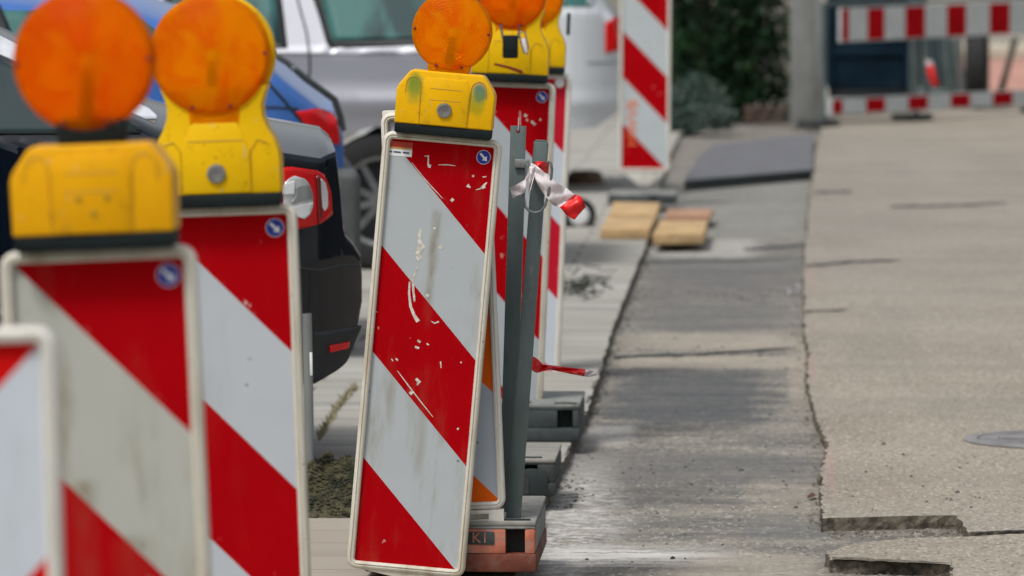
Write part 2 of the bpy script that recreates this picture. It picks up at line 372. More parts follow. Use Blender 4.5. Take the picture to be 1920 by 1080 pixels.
def trench_mat():
    n = N('milled_trench'); v = n.obj(); X = n.xyz(v)
    w1 = n.noise(n.vscale(v, (1, .5, 1)), 7, 5, .65); w2 = n.noise(n.vscale(v, (.35, 1, 1)), 5, 5, .7, .4)
    col = n.mix(n.ramp(w2, .32, .68), lit(.125, .122, .112), lit(.27, .25, .212))
    _, vc = n.vor(n.vscale(v, (1, .3, 1)), 120); sp = n.xyz(vc)[0]
    col = n.mix(n.ramp(sp, .80, .95, 0, .55), col, lit(.42, .4, .36))
    col = n.mix(n.ramp(sp, .16, .05, 0, .45), col, lit(.07, .07, .07))
    wm = n.math('ADD', n.math('MULTIPLY', w2, .4), n.math('MULTIPLY', n.noise(n.vscale(v, (1, .25, 1)), 14, 6, .8), .6))
    def patch(px0, px1, py0, py1, c, am, soft=.3, a=.95):
        nonlocal col
        p = G(px0, py1, -.035); q = G(px1, py0, -.035); ym = (p.y + q.y) / 2
        xa = (G(px0, (py0 + py1) / 2).x + G(px1, (py0 + py1) / 2).x) / 2; rx = abs(G(px1, (py0 + py1) / 2).x - G(px0, (py0 + py1) / 2).x) / 2
        m = n.blob(X, xa, ym, rx, abs(q.y - p.y) / 2, wm, a, soft, True)
        col = n.mix(n.math('MULTIPLY', m, am), col, c)
    dark = lit(.056, .064, .075); dust = lit(.52, .51, .48); tan = lit(.40, .355, .29)
    patch(1130, 1440, 690, 800, dark, .72); patch(1180, 1480, 555, 625, lit(.13, .13, .13), .6); patch(1200, 1500, 500, 560, lit(.12, .12, .125), .6)
    patch(1060, 1540, 850, 905, lit(.12, .122, .125), .6); patch(1090, 1350, 915, 945, lit(.1, .1, .1), .45); patch(1400, 1560, 975, 1010, lit(.14, .145, .145), .5)
    patch(1210, 1510, 480, 505, lit(.15, .155, .155), .6); patch(1390, 1520, 458, 472, lit(.14, .14, .14), .6, .3)
    patch(1210, 1420, 448, 482, lit(.44, .435, .41), .7); patch(1170, 1500, 625, 655, tan, .6); patch(1150, 1500, 668, 690, tan, .7)
    patch(1240, 1530, 330, 445, lit(.26, .27, .25), .5)
    patch(1085, 1180, 800, 840, dust, .45); patch(1010, 1180, 965, 1000, dust, .2, .5, .8); patch(1010, 1360, 1025, 1058, dust, .35, .4, .8); patch(1000, 1080, 1055, 1085, dust, .25, .5, .7)
    patch(1400, 1560, 900, 965, tan, .3); patch(1000, 1130, 860, 1000, lit(.40, .39, .36), .5, .6, .6); patch(1250, 1540, 1040, 1090, tan, .5)
    patch(1480, 1530, 640, 760, tan, .5)
    col = n.mix(n.ramp(n.noise(n.vscale(v, (.4, .8, 1)), 26, 5, .75), .50, .72, 0, .55), col, lit(.07, .073, .078))
    col = n.mix(n.ramp(n.noise(n.vscale(v, (.22, .8, 1)), 9, 6, .75), .54, .70, 0, .45), col, lit(.09, .092, .096))
    col = n.mix(n.ramp(n.noise(n.vscale(v, (.4, .8, 1), (3, 1, 0)), 14, 6, .75), .55, .72, 0, .45), col, lit(.40, .37, .31))
    col = n.mix(n.ramp(n.noise(n.vscale(v, (1, .4, 1)), 48, 3, .7), .60, .74, 0, .5), col, lit(.09, .09, .085))
    g = G(1170, 1042, -.035); sm = n.math('MULTIPLY', n.blob(X, g.x, g.y, .22, .22, w2, .5, .5), n.ramp(n.noise(n.vscale(v, (.12, 1, 1), (7, 0, 0)), 20, 5, .75), .44, .56))
    col = n.mix(n.math('MULTIPLY', sm, .9), col, lit(.58, .57, .55))
    g = G(1060, 985, -.035); sm = n.math('MULTIPLY', n.blob(X, g.x, g.y, .12, 1.3, w2, .5, .5), n.ramp(n.noise(n.vscale(v, (.6, .6, 1), (7, 0, 0)), 30, 5, .75), .46, .6))
    col = n.mix(n.math('MULTIPLY', sm, .8), col, lit(.55, .54, .52))
    col = n.mix(n.ramp(n.noise(v, 16, 2, .5), .73, .78, 0, .7), col, lit(.05, .05, .048))
    h = n.math('ADD', n.noise(v, 60, 4, .65), n.noise(n.vscale(v, (.15, 1, 1)), 22, 3))
    n.bump(h, .6, .006)
    return n.fin(col, .9, 0, 0, .25)
M['trench'] = trench_mat()
def pave_mat(name, c1, c2, row):
    n = N(name); v = n.obj(); X = n.xyz(v)
    bk = n.n('ShaderNodeTexBrick'); n.put(bk.inputs['Vector'], v); bk.inputs['Scale'].default_value = 1
    bk.inputs['Brick Width'].default_value = row * 2; bk.inputs['Row Height'].default_value = row; bk.inputs['Mortar Size'].default_value = .007; bk.inputs['Mortar Smooth'].default_value = .3
    bk.inputs['Color1'].default_value = c1; bk.inputs['Color2'].default_value = c2; bk.inputs['Mortar'].default_value = tuple(a * .3 for a in c1[:3]) + (1,)
    col = n.mix(n.ramp(n.noise(v, 1.1, 5, .6), .35, .7, 0, .35), bk.outputs['Color'], lit(.25, .23, .2))
    col = n.mix(n.ramp(n.noise(n.vscale(v, (.3, 1, 1)), 3, 4, .6), .5, .70, 0, .5), col, lit(.18, .175, .16))
    col = n.mix(n.ramp(n.noise(n.vscale(v, (.15, 1, 1)), 7, 5, .7), .55, .72, 0, .4), col, lit(.15, .147, .135))
    col = n.mix(n.ramp(n.noise(v, 50, 3), .6, .75, 0, .5), col, lit(.16, .15, .135))
    # tan gravelly zone at the near end
    col = n.mix(n.math('MULTIPLY', n.ramp(X[1], 15.7, 15.2), .6), col, lit(.33, .28, .22))
    n.bump(n.math('ADD', n.noise(v, 70, 3), n.math('MULTIPLY', bk.outputs['Fac'], -2.0)), .3, .004)
    return n.fin(col, .88, 0, 0, .25)
M['pave'] = pave_mat('pale_pavers', lit(.34, .335, .30), lit(.41, .405, .375), .30)
M['far_concrete'] = simple('worn_concrete', lit(.275, .275, .25), .9, var=.22, vs=1.2, dirt=(lit(.13, .135, .125), 2.0, .52, .6), bump=.3, bs=30, stretch=(.5, .12, 1))
M['asphalt_dark'] = simple('fresh_asphalt', lit(.125, .128, .142), .85, var=.15, vs=6, bump=.5, bs=90)
M['asphalt_edge'] = simple('asphalt_edge', lit(.03, .04, .04), .9)
M['broken_edge'] = simple('broken_asphalt_face', lit(.13, .112, .085), .95, var=.55, vs=45, bump=.9, bs=110, dirt=(lit(.04, .038, .03), 30, .5, .7))
M['pink_brick'] = simple('pink_brick_paving', lit(.44, .23, .18), .9, var=.15, vs=2)
M['cream_kerb'] = simple('cream_kerb', lit(.42, .39, .31), .9, var=.12)
M['iron'] = simple('cast_iron', lit(.22, .215, .215), .6, .2, var=.3, vs=8)

# ---------------------------------------------------------------- ground
def sheet(name, pts, z_top, depth, mat, side=None, jag=0.0, step=.04, seed=1):
    rnd = random.Random(seed); out = []
    n = len(pts)
    for i in range(n):
        a = Vector(pts[i][:2]); b = Vector(pts[(i + 1) % n][:2]); L = (b - a).length
        k = max(1, min(220, int(L / step))) if jag and pts[i][2] else 1
        t = (b - a).normalized() if L > 0 else Vector((1, 0)); nr = Vector((-t.y, t.x)); off = 0
        for j in range(k):
            p = a + (b - a) * (j / k)
            if jag and j: off = off * .6 + rnd.uniform(-jag, jag); p = p + nr * off
            out.append(p)
    b = bmesh.new(); top = [b.verts.new((p.x, p.y, z_top)) for p in out]
    co2, _, tris, *_ = delaunay_2d_cdt([Vector((p.x, p.y)) for p in out], [(i, (i + 1) % len(out)) for i in range(len(out))], [], 1, 1e-6)
    tv = [b.verts.new((p.x, p.y, z_top)) for p in co2]
    for t3 in tris:
        nf = b.faces.new([tv[i] for i in t3]); nf.normal_update()
        if nf.normal.z < 0: nf.normal_flip()
    bot = [b.verts.new((p.x + (rnd.uniform(-1, 1) * jag * .5), p.y + rnd.uniform(-1, 1) * jag * .5, z_top - depth)) for p in out]
    m = len(out); sides = []
    mids = []
    for fr in (.25, .5, .75): mids.append([b.verts.new((p.x + rnd.gauss(0, jag * .35), p.y + rnd.gauss(0, jag * .35), z_top - depth * (fr + rnd.uniform(-.1, .1)))) for p in out])
    lv = [top] + mids + [bot]
    for up_, lo_ in zip(lv, lv[1:]):
        for i in range(m): sides.append(b.faces.new((up_[i], up_[(i + 1) % m], lo_[(i + 1) % m], lo_[i])))
    for s_ in sides: s_.material_index = 1 if side else 0
    bmesh.ops.remove_doubles(b, verts=b.verts[:], dist=1e-5)
    me = bpy.data.meshes.new(name); b.to_mesh(me); b.free()
    me.materials.append(mat)
    if side: me.materials.append(side)
    return tag(link(bpy.data.objects.new(name, me)), kind='structure')
def gp(px, py, jag=True, z=0.0):
    g = G(px, py, z); return (g.x, g.y, jag)

b = MB(); b.add([(-300, -40, -.075), (300, -40, -.075), (300, 600, -.075), (-300, 600, -.075)], [(0, 1, 2, 3)]); tag(b.build('ground', M['far_concrete'], smooth=0), kind='structure')
b = MB()
tn = [(-1.0, 5), (.75, 5), (.75, 46), (-1.6, 46)]
tv = []; tf = []; ny, nx = 60, 8
from mathutils import noise as mnoise
XN, YN, TX0, TX1, TY0, TY1 = 190, 560, -.85, .62, 13.6, 29.0
def th(x, y):
    h = .0022 * mnoise.noise(Vector((x * 22, y * 9, 0))) + .0016 * mnoise.noise(Vector((x * 60, y * 24, 3))) + .0012 * mnoise.noise(Vector((x * 130, y * 50, 7)))
    return h + .010 * max(0, mnoise.noise(Vector((x * 75, y * 30, 11))) - .42)
tv = [(TX0 + (TX1 - TX0) * i / XN, TY0 + (TY1 - TY0) * j / YN, -.035 + th(TX0 + (TX1 - TX0) * i / XN, TY0 + (TY1 - TY0) * j / YN)) for j in range(YN + 1) for i in range(XN + 1)]
b.add(tv, [(j * (XN + 1) + i, j * (XN + 1) + i + 1, (j + 1) * (XN + 1) + i + 1, (j + 1) * (XN + 1) + i) for j in range(YN) for i in range(XN)])
b.add([(-1.3, 5, -.036), (1.2, 5, -.036), (1.2, TY0, -.036), (-1.3, TY0, -.036), (1.2, TY1, -.036), (-1.3, TY1, -.036), (1.2, 46, -.036), (-1.3, 46, -.036)], [(0, 1, 2, 3), (5, 4, 6, 7)])
b.add([(.62, TY0, -.036), (1.2, TY0, -.036), (1.2, TY1, -.036), (.62, TY1, -.036), (-1.3, TY0, -.036), (-.85, TY0, -.036), (-.85, TY1, -.036), (-1.3, TY1, -.036)], [(0, 1, 2, 3), (4, 5, 6, 7)])
tag(b.build('trench_floor', M['trench'], smooth=80), kind='structure')

# road slab with its cut, broken left edge and the notch at the near end
edge = [(1541, 972), (1542, 935), (1541, 905), (1545, 868), (1551, 838), (1549, 822), (1534, 795), (1524, 762), (1517, 730), (1515, 700), (1516, 660), (1510, 630), (1508, 600), (1509, 560), (1507, 525), (1508, 500), (1509, 470), (1513, 430), (1515, 400), (1519, 370), (1523, 340), (1524, 315), (1530, 280), (1540, 240)]
pts = [gp(x, y) for x, y in edge]
pts += [(.45, 46, False), (2.2, 52, False), (14, 60, False), (14, 15.8, False)]
pts += [gp(1960, 992, False), gp(1895, 994), gp(1818, 999), gp(1806, 985), gp(1790, 966), gp(1660, 968)]
sheet('road', pts, 0, .07, M['road'], M['broken_edge'], jag=.006, step=.022, seed=3)
pts = [gp(1556, 1047), gp(1548, 1032, True), gp(1600, 1016, False), gp(1700, 1006, False), gp(1815, 1003, False), gp(1895, 998, False), gp(1960, 996, False), (14, 15.75, False), (14, 6, False), gp(1790, 1600, False), gp(1786, 1090), gp(1780, 1056), gp(1690, 1050), gp(1620, 1050)]
sheet('near_road', pts, -.004, .06, M['road'], M['broken_edge'], jag=.007, step=.02, seed=9)
# left pavement beside the trench
pts = [gp(1019, 935), gp(1040, 900), gp(1062, 855), gp(1094, 785), gp(1112, 735), gp(1135, 660), gp(1155, 600), gp(1172, 555), gp(1194, 500), gp(1215, 450), gp(1226, 400), gp(1240, 340), gp(1256, 290), gp(1275, 250), (-.2, 47, False), (-40, 47, False), (-40, 5, False), (-.72, 5, False), gp(1000, 1010, True)]
sheet('pavement', pts, 0, .06, M['pave'], M['broken_edge'], jag=.004, seed=4)
# fresh asphalt ramp laid across the trench
pts = [gp(1283, 347, False, .0), gp(1310, 300, False), gp(1340, 278, False), (G(1525, 258).x, G(1525, 258).y, False), gp(1524, 326, False)]
sheet('asphalt_patch', pts, .025, .07, M['asphalt_dark'], M['asphalt_edge'], jag=0)
# surfaces beyond the barrier
b = MB(); b.add([(1.6, 49, .006), (14, 49, .006), (14, 62, .006), (1.2, 62, .006)], [(0, 1, 2, 3)]); tag(b.build('brick_pavement', M['pink_brick'], smooth=0), kind='structure')
b = MB(); b.box(1.2, 14, 62, 63.2, 0, .14, .02); tag(b.build('kerb', M['cream_kerb']), kind='structure')
b = MB(); b.add([(-20, 63.2, .01), (30, 63.2, .01), (30, 140, .01), (-20, 140, .01)], [(0, 1, 2, 3)]); tag(b.build('side_road', M['road'], smooth=0), kind='structure')

# cracks: thin dark filled grooves in the road and trench
def crack(name, pxs, z, wd, mat):
    b = MB(); q = []
    rnd = random.Random(len(pxs) * 7 + int(pxs[0][0])); P0 = []
    for i in range(len(pxs) - 1):
        for t in range(10):
            t /= 10; P0.append((pxs[i][0] + (pxs[i + 1][0] - pxs[i][0]) * t, pxs[i][1] + (pxs[i + 1][1] - pxs[i][1]) * t))
    P0.append(pxs[-1]); L = len(P0)
    for i, (x, y) in enumerate(P0):
        g = G(x, y + rnd.uniform(-.8, .8), z); wv = wd * rnd.uniform(.5, 1.2) * (1 if i < L * .7 else (L - i) / (L * .3) + .1)
        q += [(g.x, g.y - wv, g.z), (g.x, g.y + wv, g.z)]
    b.add(q, [(2 * i, 2 * i + 2, 2 * i + 3, 2 * i + 1) for i in range(L - 1)])
    return tag(b.build(name, mat, smooth=0), kind='structure')
dk = M['asphalt_edge']
crack('road_crack', [(1511, 498), (1600, 490), (1690, 487)], .004, .07, dk)
crack('road_crack', [(1511, 583), (1590, 580)], .004, .03, dk)
crack('road_crack', [(1526, 361), (1600, 358)], .004, .09, dk)
crack('road_crack', [(1670, 387), (1790, 385), (1890, 379)], .004, .08, dk)
crack('trench_joint', [(1150, 668), (1320, 663), (1495, 651)], -.031, .045, dk)
crack('trench_joint', [(1210, 492), (1500, 484)], -.031, .03, dk)
crack('trench_joint', [(1395, 468), (1512, 458)], -.031, .06, dk)
crack('road_crack', [(1818, 998), (1880, 995), (1960, 992)], .004, .012, dk)
crack('road_crack', [(1560, 1046), (1680, 1051), (1780, 1056)], .0005, .03, M['broken_edge'])
crack('road_crack', [(1783, 1046), (1786, 1085)], .0005, .02, dk)

# loose stones lying in the trench, one uncountable scatter
def stones(name, n, area, mat, smin, smax, seed, z=-.035):
    rnd = random.Random(seed); b = MB()
    for _ in range(n):
        px, py = area(rnd); g = G(px, py, z); s_ = rnd.uniform(smin, smax) * rnd.choice((.6, .8, 1, 1, 1.5))
        vs = []
        for (x, y, zz) in ((1, 0, 0), (-1, 0, 0), (0, 1, 0), (0, -1, 0), (0, 0, .9), (.5, .5, .6), (-.5, -.4, .7)):
            vs.append((g.x + s_ * (x + rnd.uniform(-.3, .3)), g.y + s_ * (y + rnd.uniform(-.3, .3)), g.z + s_ * max(-.1, zz + rnd.uniform(-.2, .2))))
        b.add(vs, [(0, 2, 5), (5, 2, 4), (2, 1, 4), (1, 3, 6), (6, 4, 1), (3, 0, 4), (0, 5, 4), (6, 3, 4)])
    o = b.build(name, mat, smooth=0); return tag(o, 'dark loose grit and small stones scattered over the trench floor', 'gravel', kind='stuff')
M['grit'] = simple('dark_grit', lit(.09, .088, .08), .9, var=.6, vs=9)
def area(r):
    c = r.random()
    if c < .35: return r.uniform(1185, 1500), r.gauss(553, 6)
    if c < .5: return r.uniform(1130, 1500), r.gauss(660, 5)
    if c < .65: return r.gauss(1060, 25), r.gauss(905, 25)
    if c < .8: return r.uniform(1050, 1540), r.uniform(820, 960)
    return r.uniform(1100, 1530), r.uniform(500, 1060)
stones('gravel', 800, area, M['grit'], .0015, .005, 5)
def area2(r): return r.uniform(1560, 1900), r.uniform(810, 960)
o = stones('road_grit', 40, area2, M['grit'], .002, .005, 6, z=0.001); o['label'] = 'tiny dark stones lying loose on the pale road surface'

M['crumb'] = simple('asphalt_crumb', lit(.16, .145, .118), .9, var=.6, vs=30)
EDGEPX = [(1541, 972), (1542, 905), (1551, 838), (1534, 795), (1517, 730), (1510, 630), (1508, 560), (1508, 500)]
def area3(r):
    if r.random() < .45:
        x = r.uniform(1545, 1815); return x, 996 + abs(r.gauss(0, 9)) - (8 if x > 1800 else 0)
    if r.random() < .3: return r.uniform(1558, 1780), 1068 + abs(r.gauss(0, 8))
    i = r.randrange(len(EDGEPX) - 1); t_ = r.random(); a, c = EDGEPX[i], EDGEPX[i + 1]
    return a[0] + (c[0] - a[0]) * t_ - abs(r.gauss(0, 14)), a[1] + (c[1] - a[1]) * t_ + 24
o = stones('rubble', 520, area3, M['crumb'], .002, .0065, 15); o['label'] = 'broken asphalt crumbs along the foot of the cut road edge'
def area4(r):
    t_ = r.random(); return 1100 + (1215 - 1100) * t_ + abs(r.gauss(0, 9)), 785 - 335 * t_ + 12
o = stones('rubble', 260, area4, M['grit'], .002, .007, 16); o['label'] = 'dark grit gathered along the pavement edge of the trench'

# ---------------------------------------------------------------- beacons
FRAME_PROF = [(.004, .014), (0, .008), (0, -.010), (.003, -.0145), (.0075, -.0155), (.009, -.0125), (.0105, -.0125), (.012, -.0155), (.0155, -.0145), (.0178, -.010), (.0178, -.002)]
def rrect(w_, h_, ins, rad, k=6):
    x0, x1, z0, z1 = -w_ / 2 + ins, w_ / 2 - ins, ins, h_ - ins; r = max(.0015, rad - ins); out = []
    for cx, cz, a0 in ((x1 - r, z0 + r, -90), (x1 - r, z1 - r, 0), (x0 + r, z1 - r, 90), (x0 + r, z0 + r, 180)):
        for i in range(k + 1):
            a = R(a0 + 90 * i / k); out.append((cx + r * math.cos(a), cz + r * math.sin(a)))
    return out
def frame_mb(w_, h_):
    b = MB(); loops = [[(x, y, z) for x, z in rrect(w_, h_, i, .024)] for i, y in FRAME_PROF]
    n = len(loops[0]); vs = [p for l in loops for p in l]; fs = []
    for j in range(len(loops) - 1):
        for k in range(n): fs.append((j * n + k, j * n + (k + 1) % n, (j + 1) * n + (k + 1) % n, (j + 1) * n + k))
    b.add(vs, fs); return b
def arrow_sticker(parent, x, z, r=.0165, y=-.0048):
    b = MB(); b.disc(x, y, z, r, mi=1); b.disc(x, y - .0004, z, r * .93, mi=0)
    d = Vector((1, -1)).normalized(); q = Vector((1, 1)).normalized(); c = Vector((x, z))
    def pt(a, l): p = c + d * a * r + q * l * r; return (p.x, y - .0008, p.y)
    b.add([pt(-.72, -.15), pt(-.72, .15), pt(.15, .15), pt(.15, .45), pt(.72, 0), pt(.15, -.45), pt(.15, -.15)], [(0, 1, 2, 6), (2, 3, 4, 5, 6)], 1)
    return b.build('arrow_sticker', [M['blue_sign'], M['white_sign']], parent, smooth=0)
def text_mesh(name, body, size, mat, parent, loc, rot, ext=.0006):
    cu = bpy.data.curves.new(name, 'FONT'); cu.body = body; cu.size = size; cu.extrude = ext; cu.align_x = 'CENTER'; cu.align_y = 'CENTER'
    tmp = bpy.data.objects.new('tmp', cu); COL.objects.link(tmp); bpy.context.view_layer.update()
    me = bpy.data.meshes.new_from_object(tmp.evaluated_get(bpy.context.evaluated_depsgraph_get()))
    bpy.data.objects.remove(tmp); me.name = name; me.materials.clear(); me.materials.append(mat)
    o = link(bpy.data.objects.new(name, me)); o.parent = parent; o.location = loc; o.rotation_euler = rot; return o

W0, H0 = .275, 1.016
BG = 'red and white warning beacons along the roadside'
def place(px, py, d, roll, yaw=0.0, lean=0.0):
    p = P(px, py, d); return p, (R(lean), R(roll), R(yaw))
def beacon(px, py, d, roll, mat, frame, label, yaw=0, lean=0, sticker=True, w_=W0, h_=H0, foot=True, clamp=False, foot_h=.05, group=BG):
    p, rot = place(px, py, d, roll, yaw, lean)
    t = empty('traffic_beacon', p, rot, label, 'beacon', group)
    sx, sz = w_ / W0, h_ / H0
    b = MB(); b.box(-w_ / 2 + .0165, w_ / 2 - .0165, -.004, .004, .0165, h_ - .0165); b.box(-w_ / 2 + .0165, w_ / 2 - .0165, .0045, .009, .0165, h_ - .0165, mi=1)
    bd = b.build('striped_board', [M[mat], M['plastic_grey']], t, smooth=0)
    frame_mb(w_, h_).build('board_frame', M[frame], t, smooth=50)
    if sticker: arrow_sticker(t, w_ / 2 - .04, h_ - .042)
    if foot:
        b = MB(); b.prism([(-w_ * .42, 0.001), (w_ * .42, .001), (w_ * .1, -foot_h), (-w_ * .1, -foot_h)], -.010, .010, .003)
        b.build('foot', M[frame], t)
    if clamp:
        b = MB(); b.box(-w_ / 2 + .002, -w_ / 2 + .035, .016, .05, h_ - .03, h_ + .004, .003); b.build('clamp', M[frame], t)
    return t

B0 = beacon(-66, 2258, 7.0, -1.5, 'board_near', 'frame_clean', 'nearest beacon, cut by the left edge, its stripes sloping the other way', sticker=False)
B1 = beacon(247, 1817, 8.5, -2.45, 'board_dirty', 'frame', 'grimy brown-stained beacon carrying the blurred deep orange lamp')
B2 = beacon(453, 1447, 10.84, -2.05, 'board_clean', 'frame', 'clean blurred beacon just behind the grimy stained one')
B3 = beacon(760, 1073, 14.0, 5.0, 'board_main', 'frame', 'sharp scratched beacon leaning right with a white paint drip and flag sticker', foot=True, foot_h=.012)
OB = beacon(848, 957, 14.06, -2.5, 'board_orange', 'frame_clean', 'orange and white beacon mostly hidden behind the scratched leaning one', w_=.250, h_=.930, sticker=False, clamp=True, foot=False)
B4 = beacon(928, 799, 17.8, 2.4, 'board_mid', 'frame', 'worn beacon standing behind the two grey steel posts')
B5 = beacon(973, 703, 20.3, 2.3, 'board_slim', 'frame_clean', 'beacon with a white dot in its top corner, half hidden behind the posts', sticker=False)
FB = beacon(1208, 322, 32.3, .3, 'board_far', 'frame_clean', 'farthest beacon standing alone with orange sprayed letters and triangular foot', foot_h=.075)
# orange beacon foot with its square hole
b = MB(); hw = .12
for (x0, x1, z0, z1) in ((-hw, .035, -.030, .0), (.085, hw, -.030, .0), (.035, .085, -.030, -.022), (.035, .085, -.009, 0)): b.box(x0, x1, -.017, .012, z0, z1 - .0005)
b.box(.035, .085, .0, .012, -.022, -.009)
b.build('foot', M['frame_clean'], OB)
b = MB(); b.prism([(-.12, -.0305), (.11, -.0305), (.02, -.044), (-.12, -.05)], -.012, .010, .002); b.build('foot_wedge', M['frame_clean'], OB)
# white dot on B5
b = MB(); b.disc(.097, -.0046, .985, .016, 24); b.build('reflective_dot', M['white_sign'], B5, smooth=0)
# far beacon lettering, sideways
text_mesh('sprayed_lettering', 'HWVB', .085, M['text_orange'], FB, (-.062, -.0055, .26), (R(90), R(-90), 0))
# main beacon sticker: a small flag strip with a line of fine print
b = MB()
X0, X1, ZT = -.120, -.068, .9985 - .006
b.add([(X0, -.0046, ZT), (X1, -.0046, ZT), (X1, -.0046, ZT - .033), (X0, -.0046, ZT - .033)], [(0, 1, 2, 3)], 2)
b.add([(X0, -.005, ZT), (X1, -.005, ZT), (X1, -.005, ZT - .013), (X0, -.005, ZT - .013)], [(0, 1, 2, 3)], 0)
b.add([(X0, -.005, ZT - .0133), (X1, -.005, ZT - .0133), (X1, -.005, ZT - .017), (X0, -.005, ZT - .017)], [(0, 1, 2, 3)], 1)
for (a, c) in ((0, .006), (.009, .0265), (.031, .046)):
    b.add([(X0 + a, -.0052, ZT - .0225), (X0 + c, -.0052, ZT - .0225), (X0 + c, -.0052, ZT - .026), (X0 + a, -.0052, ZT - .026)], [(0, 1, 2, 3)], 3)
b.build('flag_sticker', [M['sticker_red'], M['sticker_gold'], M['white_sign'], M['sticker_ink']], B3, smooth=0)
# paint drips and scratches on the main beacon, given in photo pixels and laid on its board
def on_board(t, px, py, y=-.0045):
    bpy.context.view_layer.update()
    inv = t.matrix_world.inverted(); o = inv @ CAM; d = (inv.to_3x3() @ ray(px, py)); k = (y - o.y) / d.y
    return o + d * k
def strokes(name, t, lines, mat):
    for pts_, wd in lines:
        b = MB(); vs = []; q = [on_board(t, *p_) for p_ in pts_]
        for i, p_ in enumerate(q):
            a = q[min(i + 1, len(q) - 1)] - q[max(i - 1, 0)]; nrm = Vector((-a.z, 0, a.x)).normalized()
            w_ = (wd[i] if isinstance(wd, (list, tuple)) else wd) / 810 / 2
            vs += [p_ + nrm * w_, p_ - nrm * w_]
        b.add(vs, [(2 * i, 2 * i + 1, 2 * i + 3, 2 * i + 2) for i in range(len(q) - 1)])
        b.build(name, mat, t, smooth=0)
bpy.context.view_layer.update()
strokes('paint_drip', B3, [
    ([(788, 427), (788, 436), (786, 446), (787, 455), (790, 462), (786, 470), (783, 478), (786, 484), (783, 488)], [3, 6, 6, 9, 14, 11, 10, 12, 5]),
    ([(784, 500), (778, 512), (774, 525), (775, 545), (777, 562), (777, 566)], [3, 4, 5, 4, 4, 2]),
    ([(768, 528), (767, 550), (770, 575), (777, 592), (784, 603)], [3, 4, 5, 6, 8]), ([(822, 464), (829, 463), (831, 466)], [4, 8, 2]),
    ([(812, 428), (817, 428)], 4), ([(808, 602), (815, 606), (823, 603)], [1, 3, 3]), ([(702, 584), (708, 585)], [6, 1]), ([(799, 553), (804, 556)], 6)], M['chip_white'])
strokes('paint_chip', B3, [
    ([(796, 293), (803, 292), (803, 305), (802, 312)], [2, 3, 3, 1]), ([(803, 311), (808, 312)], 6), ([(822, 309), (840, 309), (854, 311)], [1, 2, 1]), ([(876, 347), (882, 352)], [7, 2]),
    ([(905, 332), (912, 331)], 2), ([(892, 356), (900, 354), (909, 346), (913, 342)], [1, 2, 4, 2]), ([(903, 353), (910, 350)], 4), ([(885, 330), (889, 330)], 4), ([(846, 373), (850, 377)], 6),
    ([(780, 710), (786, 716), (782, 722)], [5, 7, 3]), ([(778, 650), (786, 653)], 4), ([(783, 638), (788, 642)], 4), ([(826, 678), (827, 690)], [3, 2]), ([(863, 679), (866, 680)], 3), ([(768, 735), (773, 739)], 6),
    ([(742, 672), (746, 676)], 3), ([(857, 803), (860, 805)], 4), ([(800, 644), (804, 647)], 3), ([(734, 673), (737, 677)], 2), ([(745, 695), (765, 722), (788, 752), (812, 782)], [1, 2.5, 2, 1]), ([(772, 305), (800, 340), (830, 372)], [1, 2, 1])], M['chip_white'])
strokes('paint_chip', B4, [([(975, 208), (975, 235)], 2), ([(983, 215), (988, 218)], 6), ([(996, 228), (1000, 230)], 5), ([(1000, 232), (1004, 233)], 6), ([(987, 224), (990, 226)], 4), ([(1012, 223), (1014, 226)], 4)], M['chip_white'])

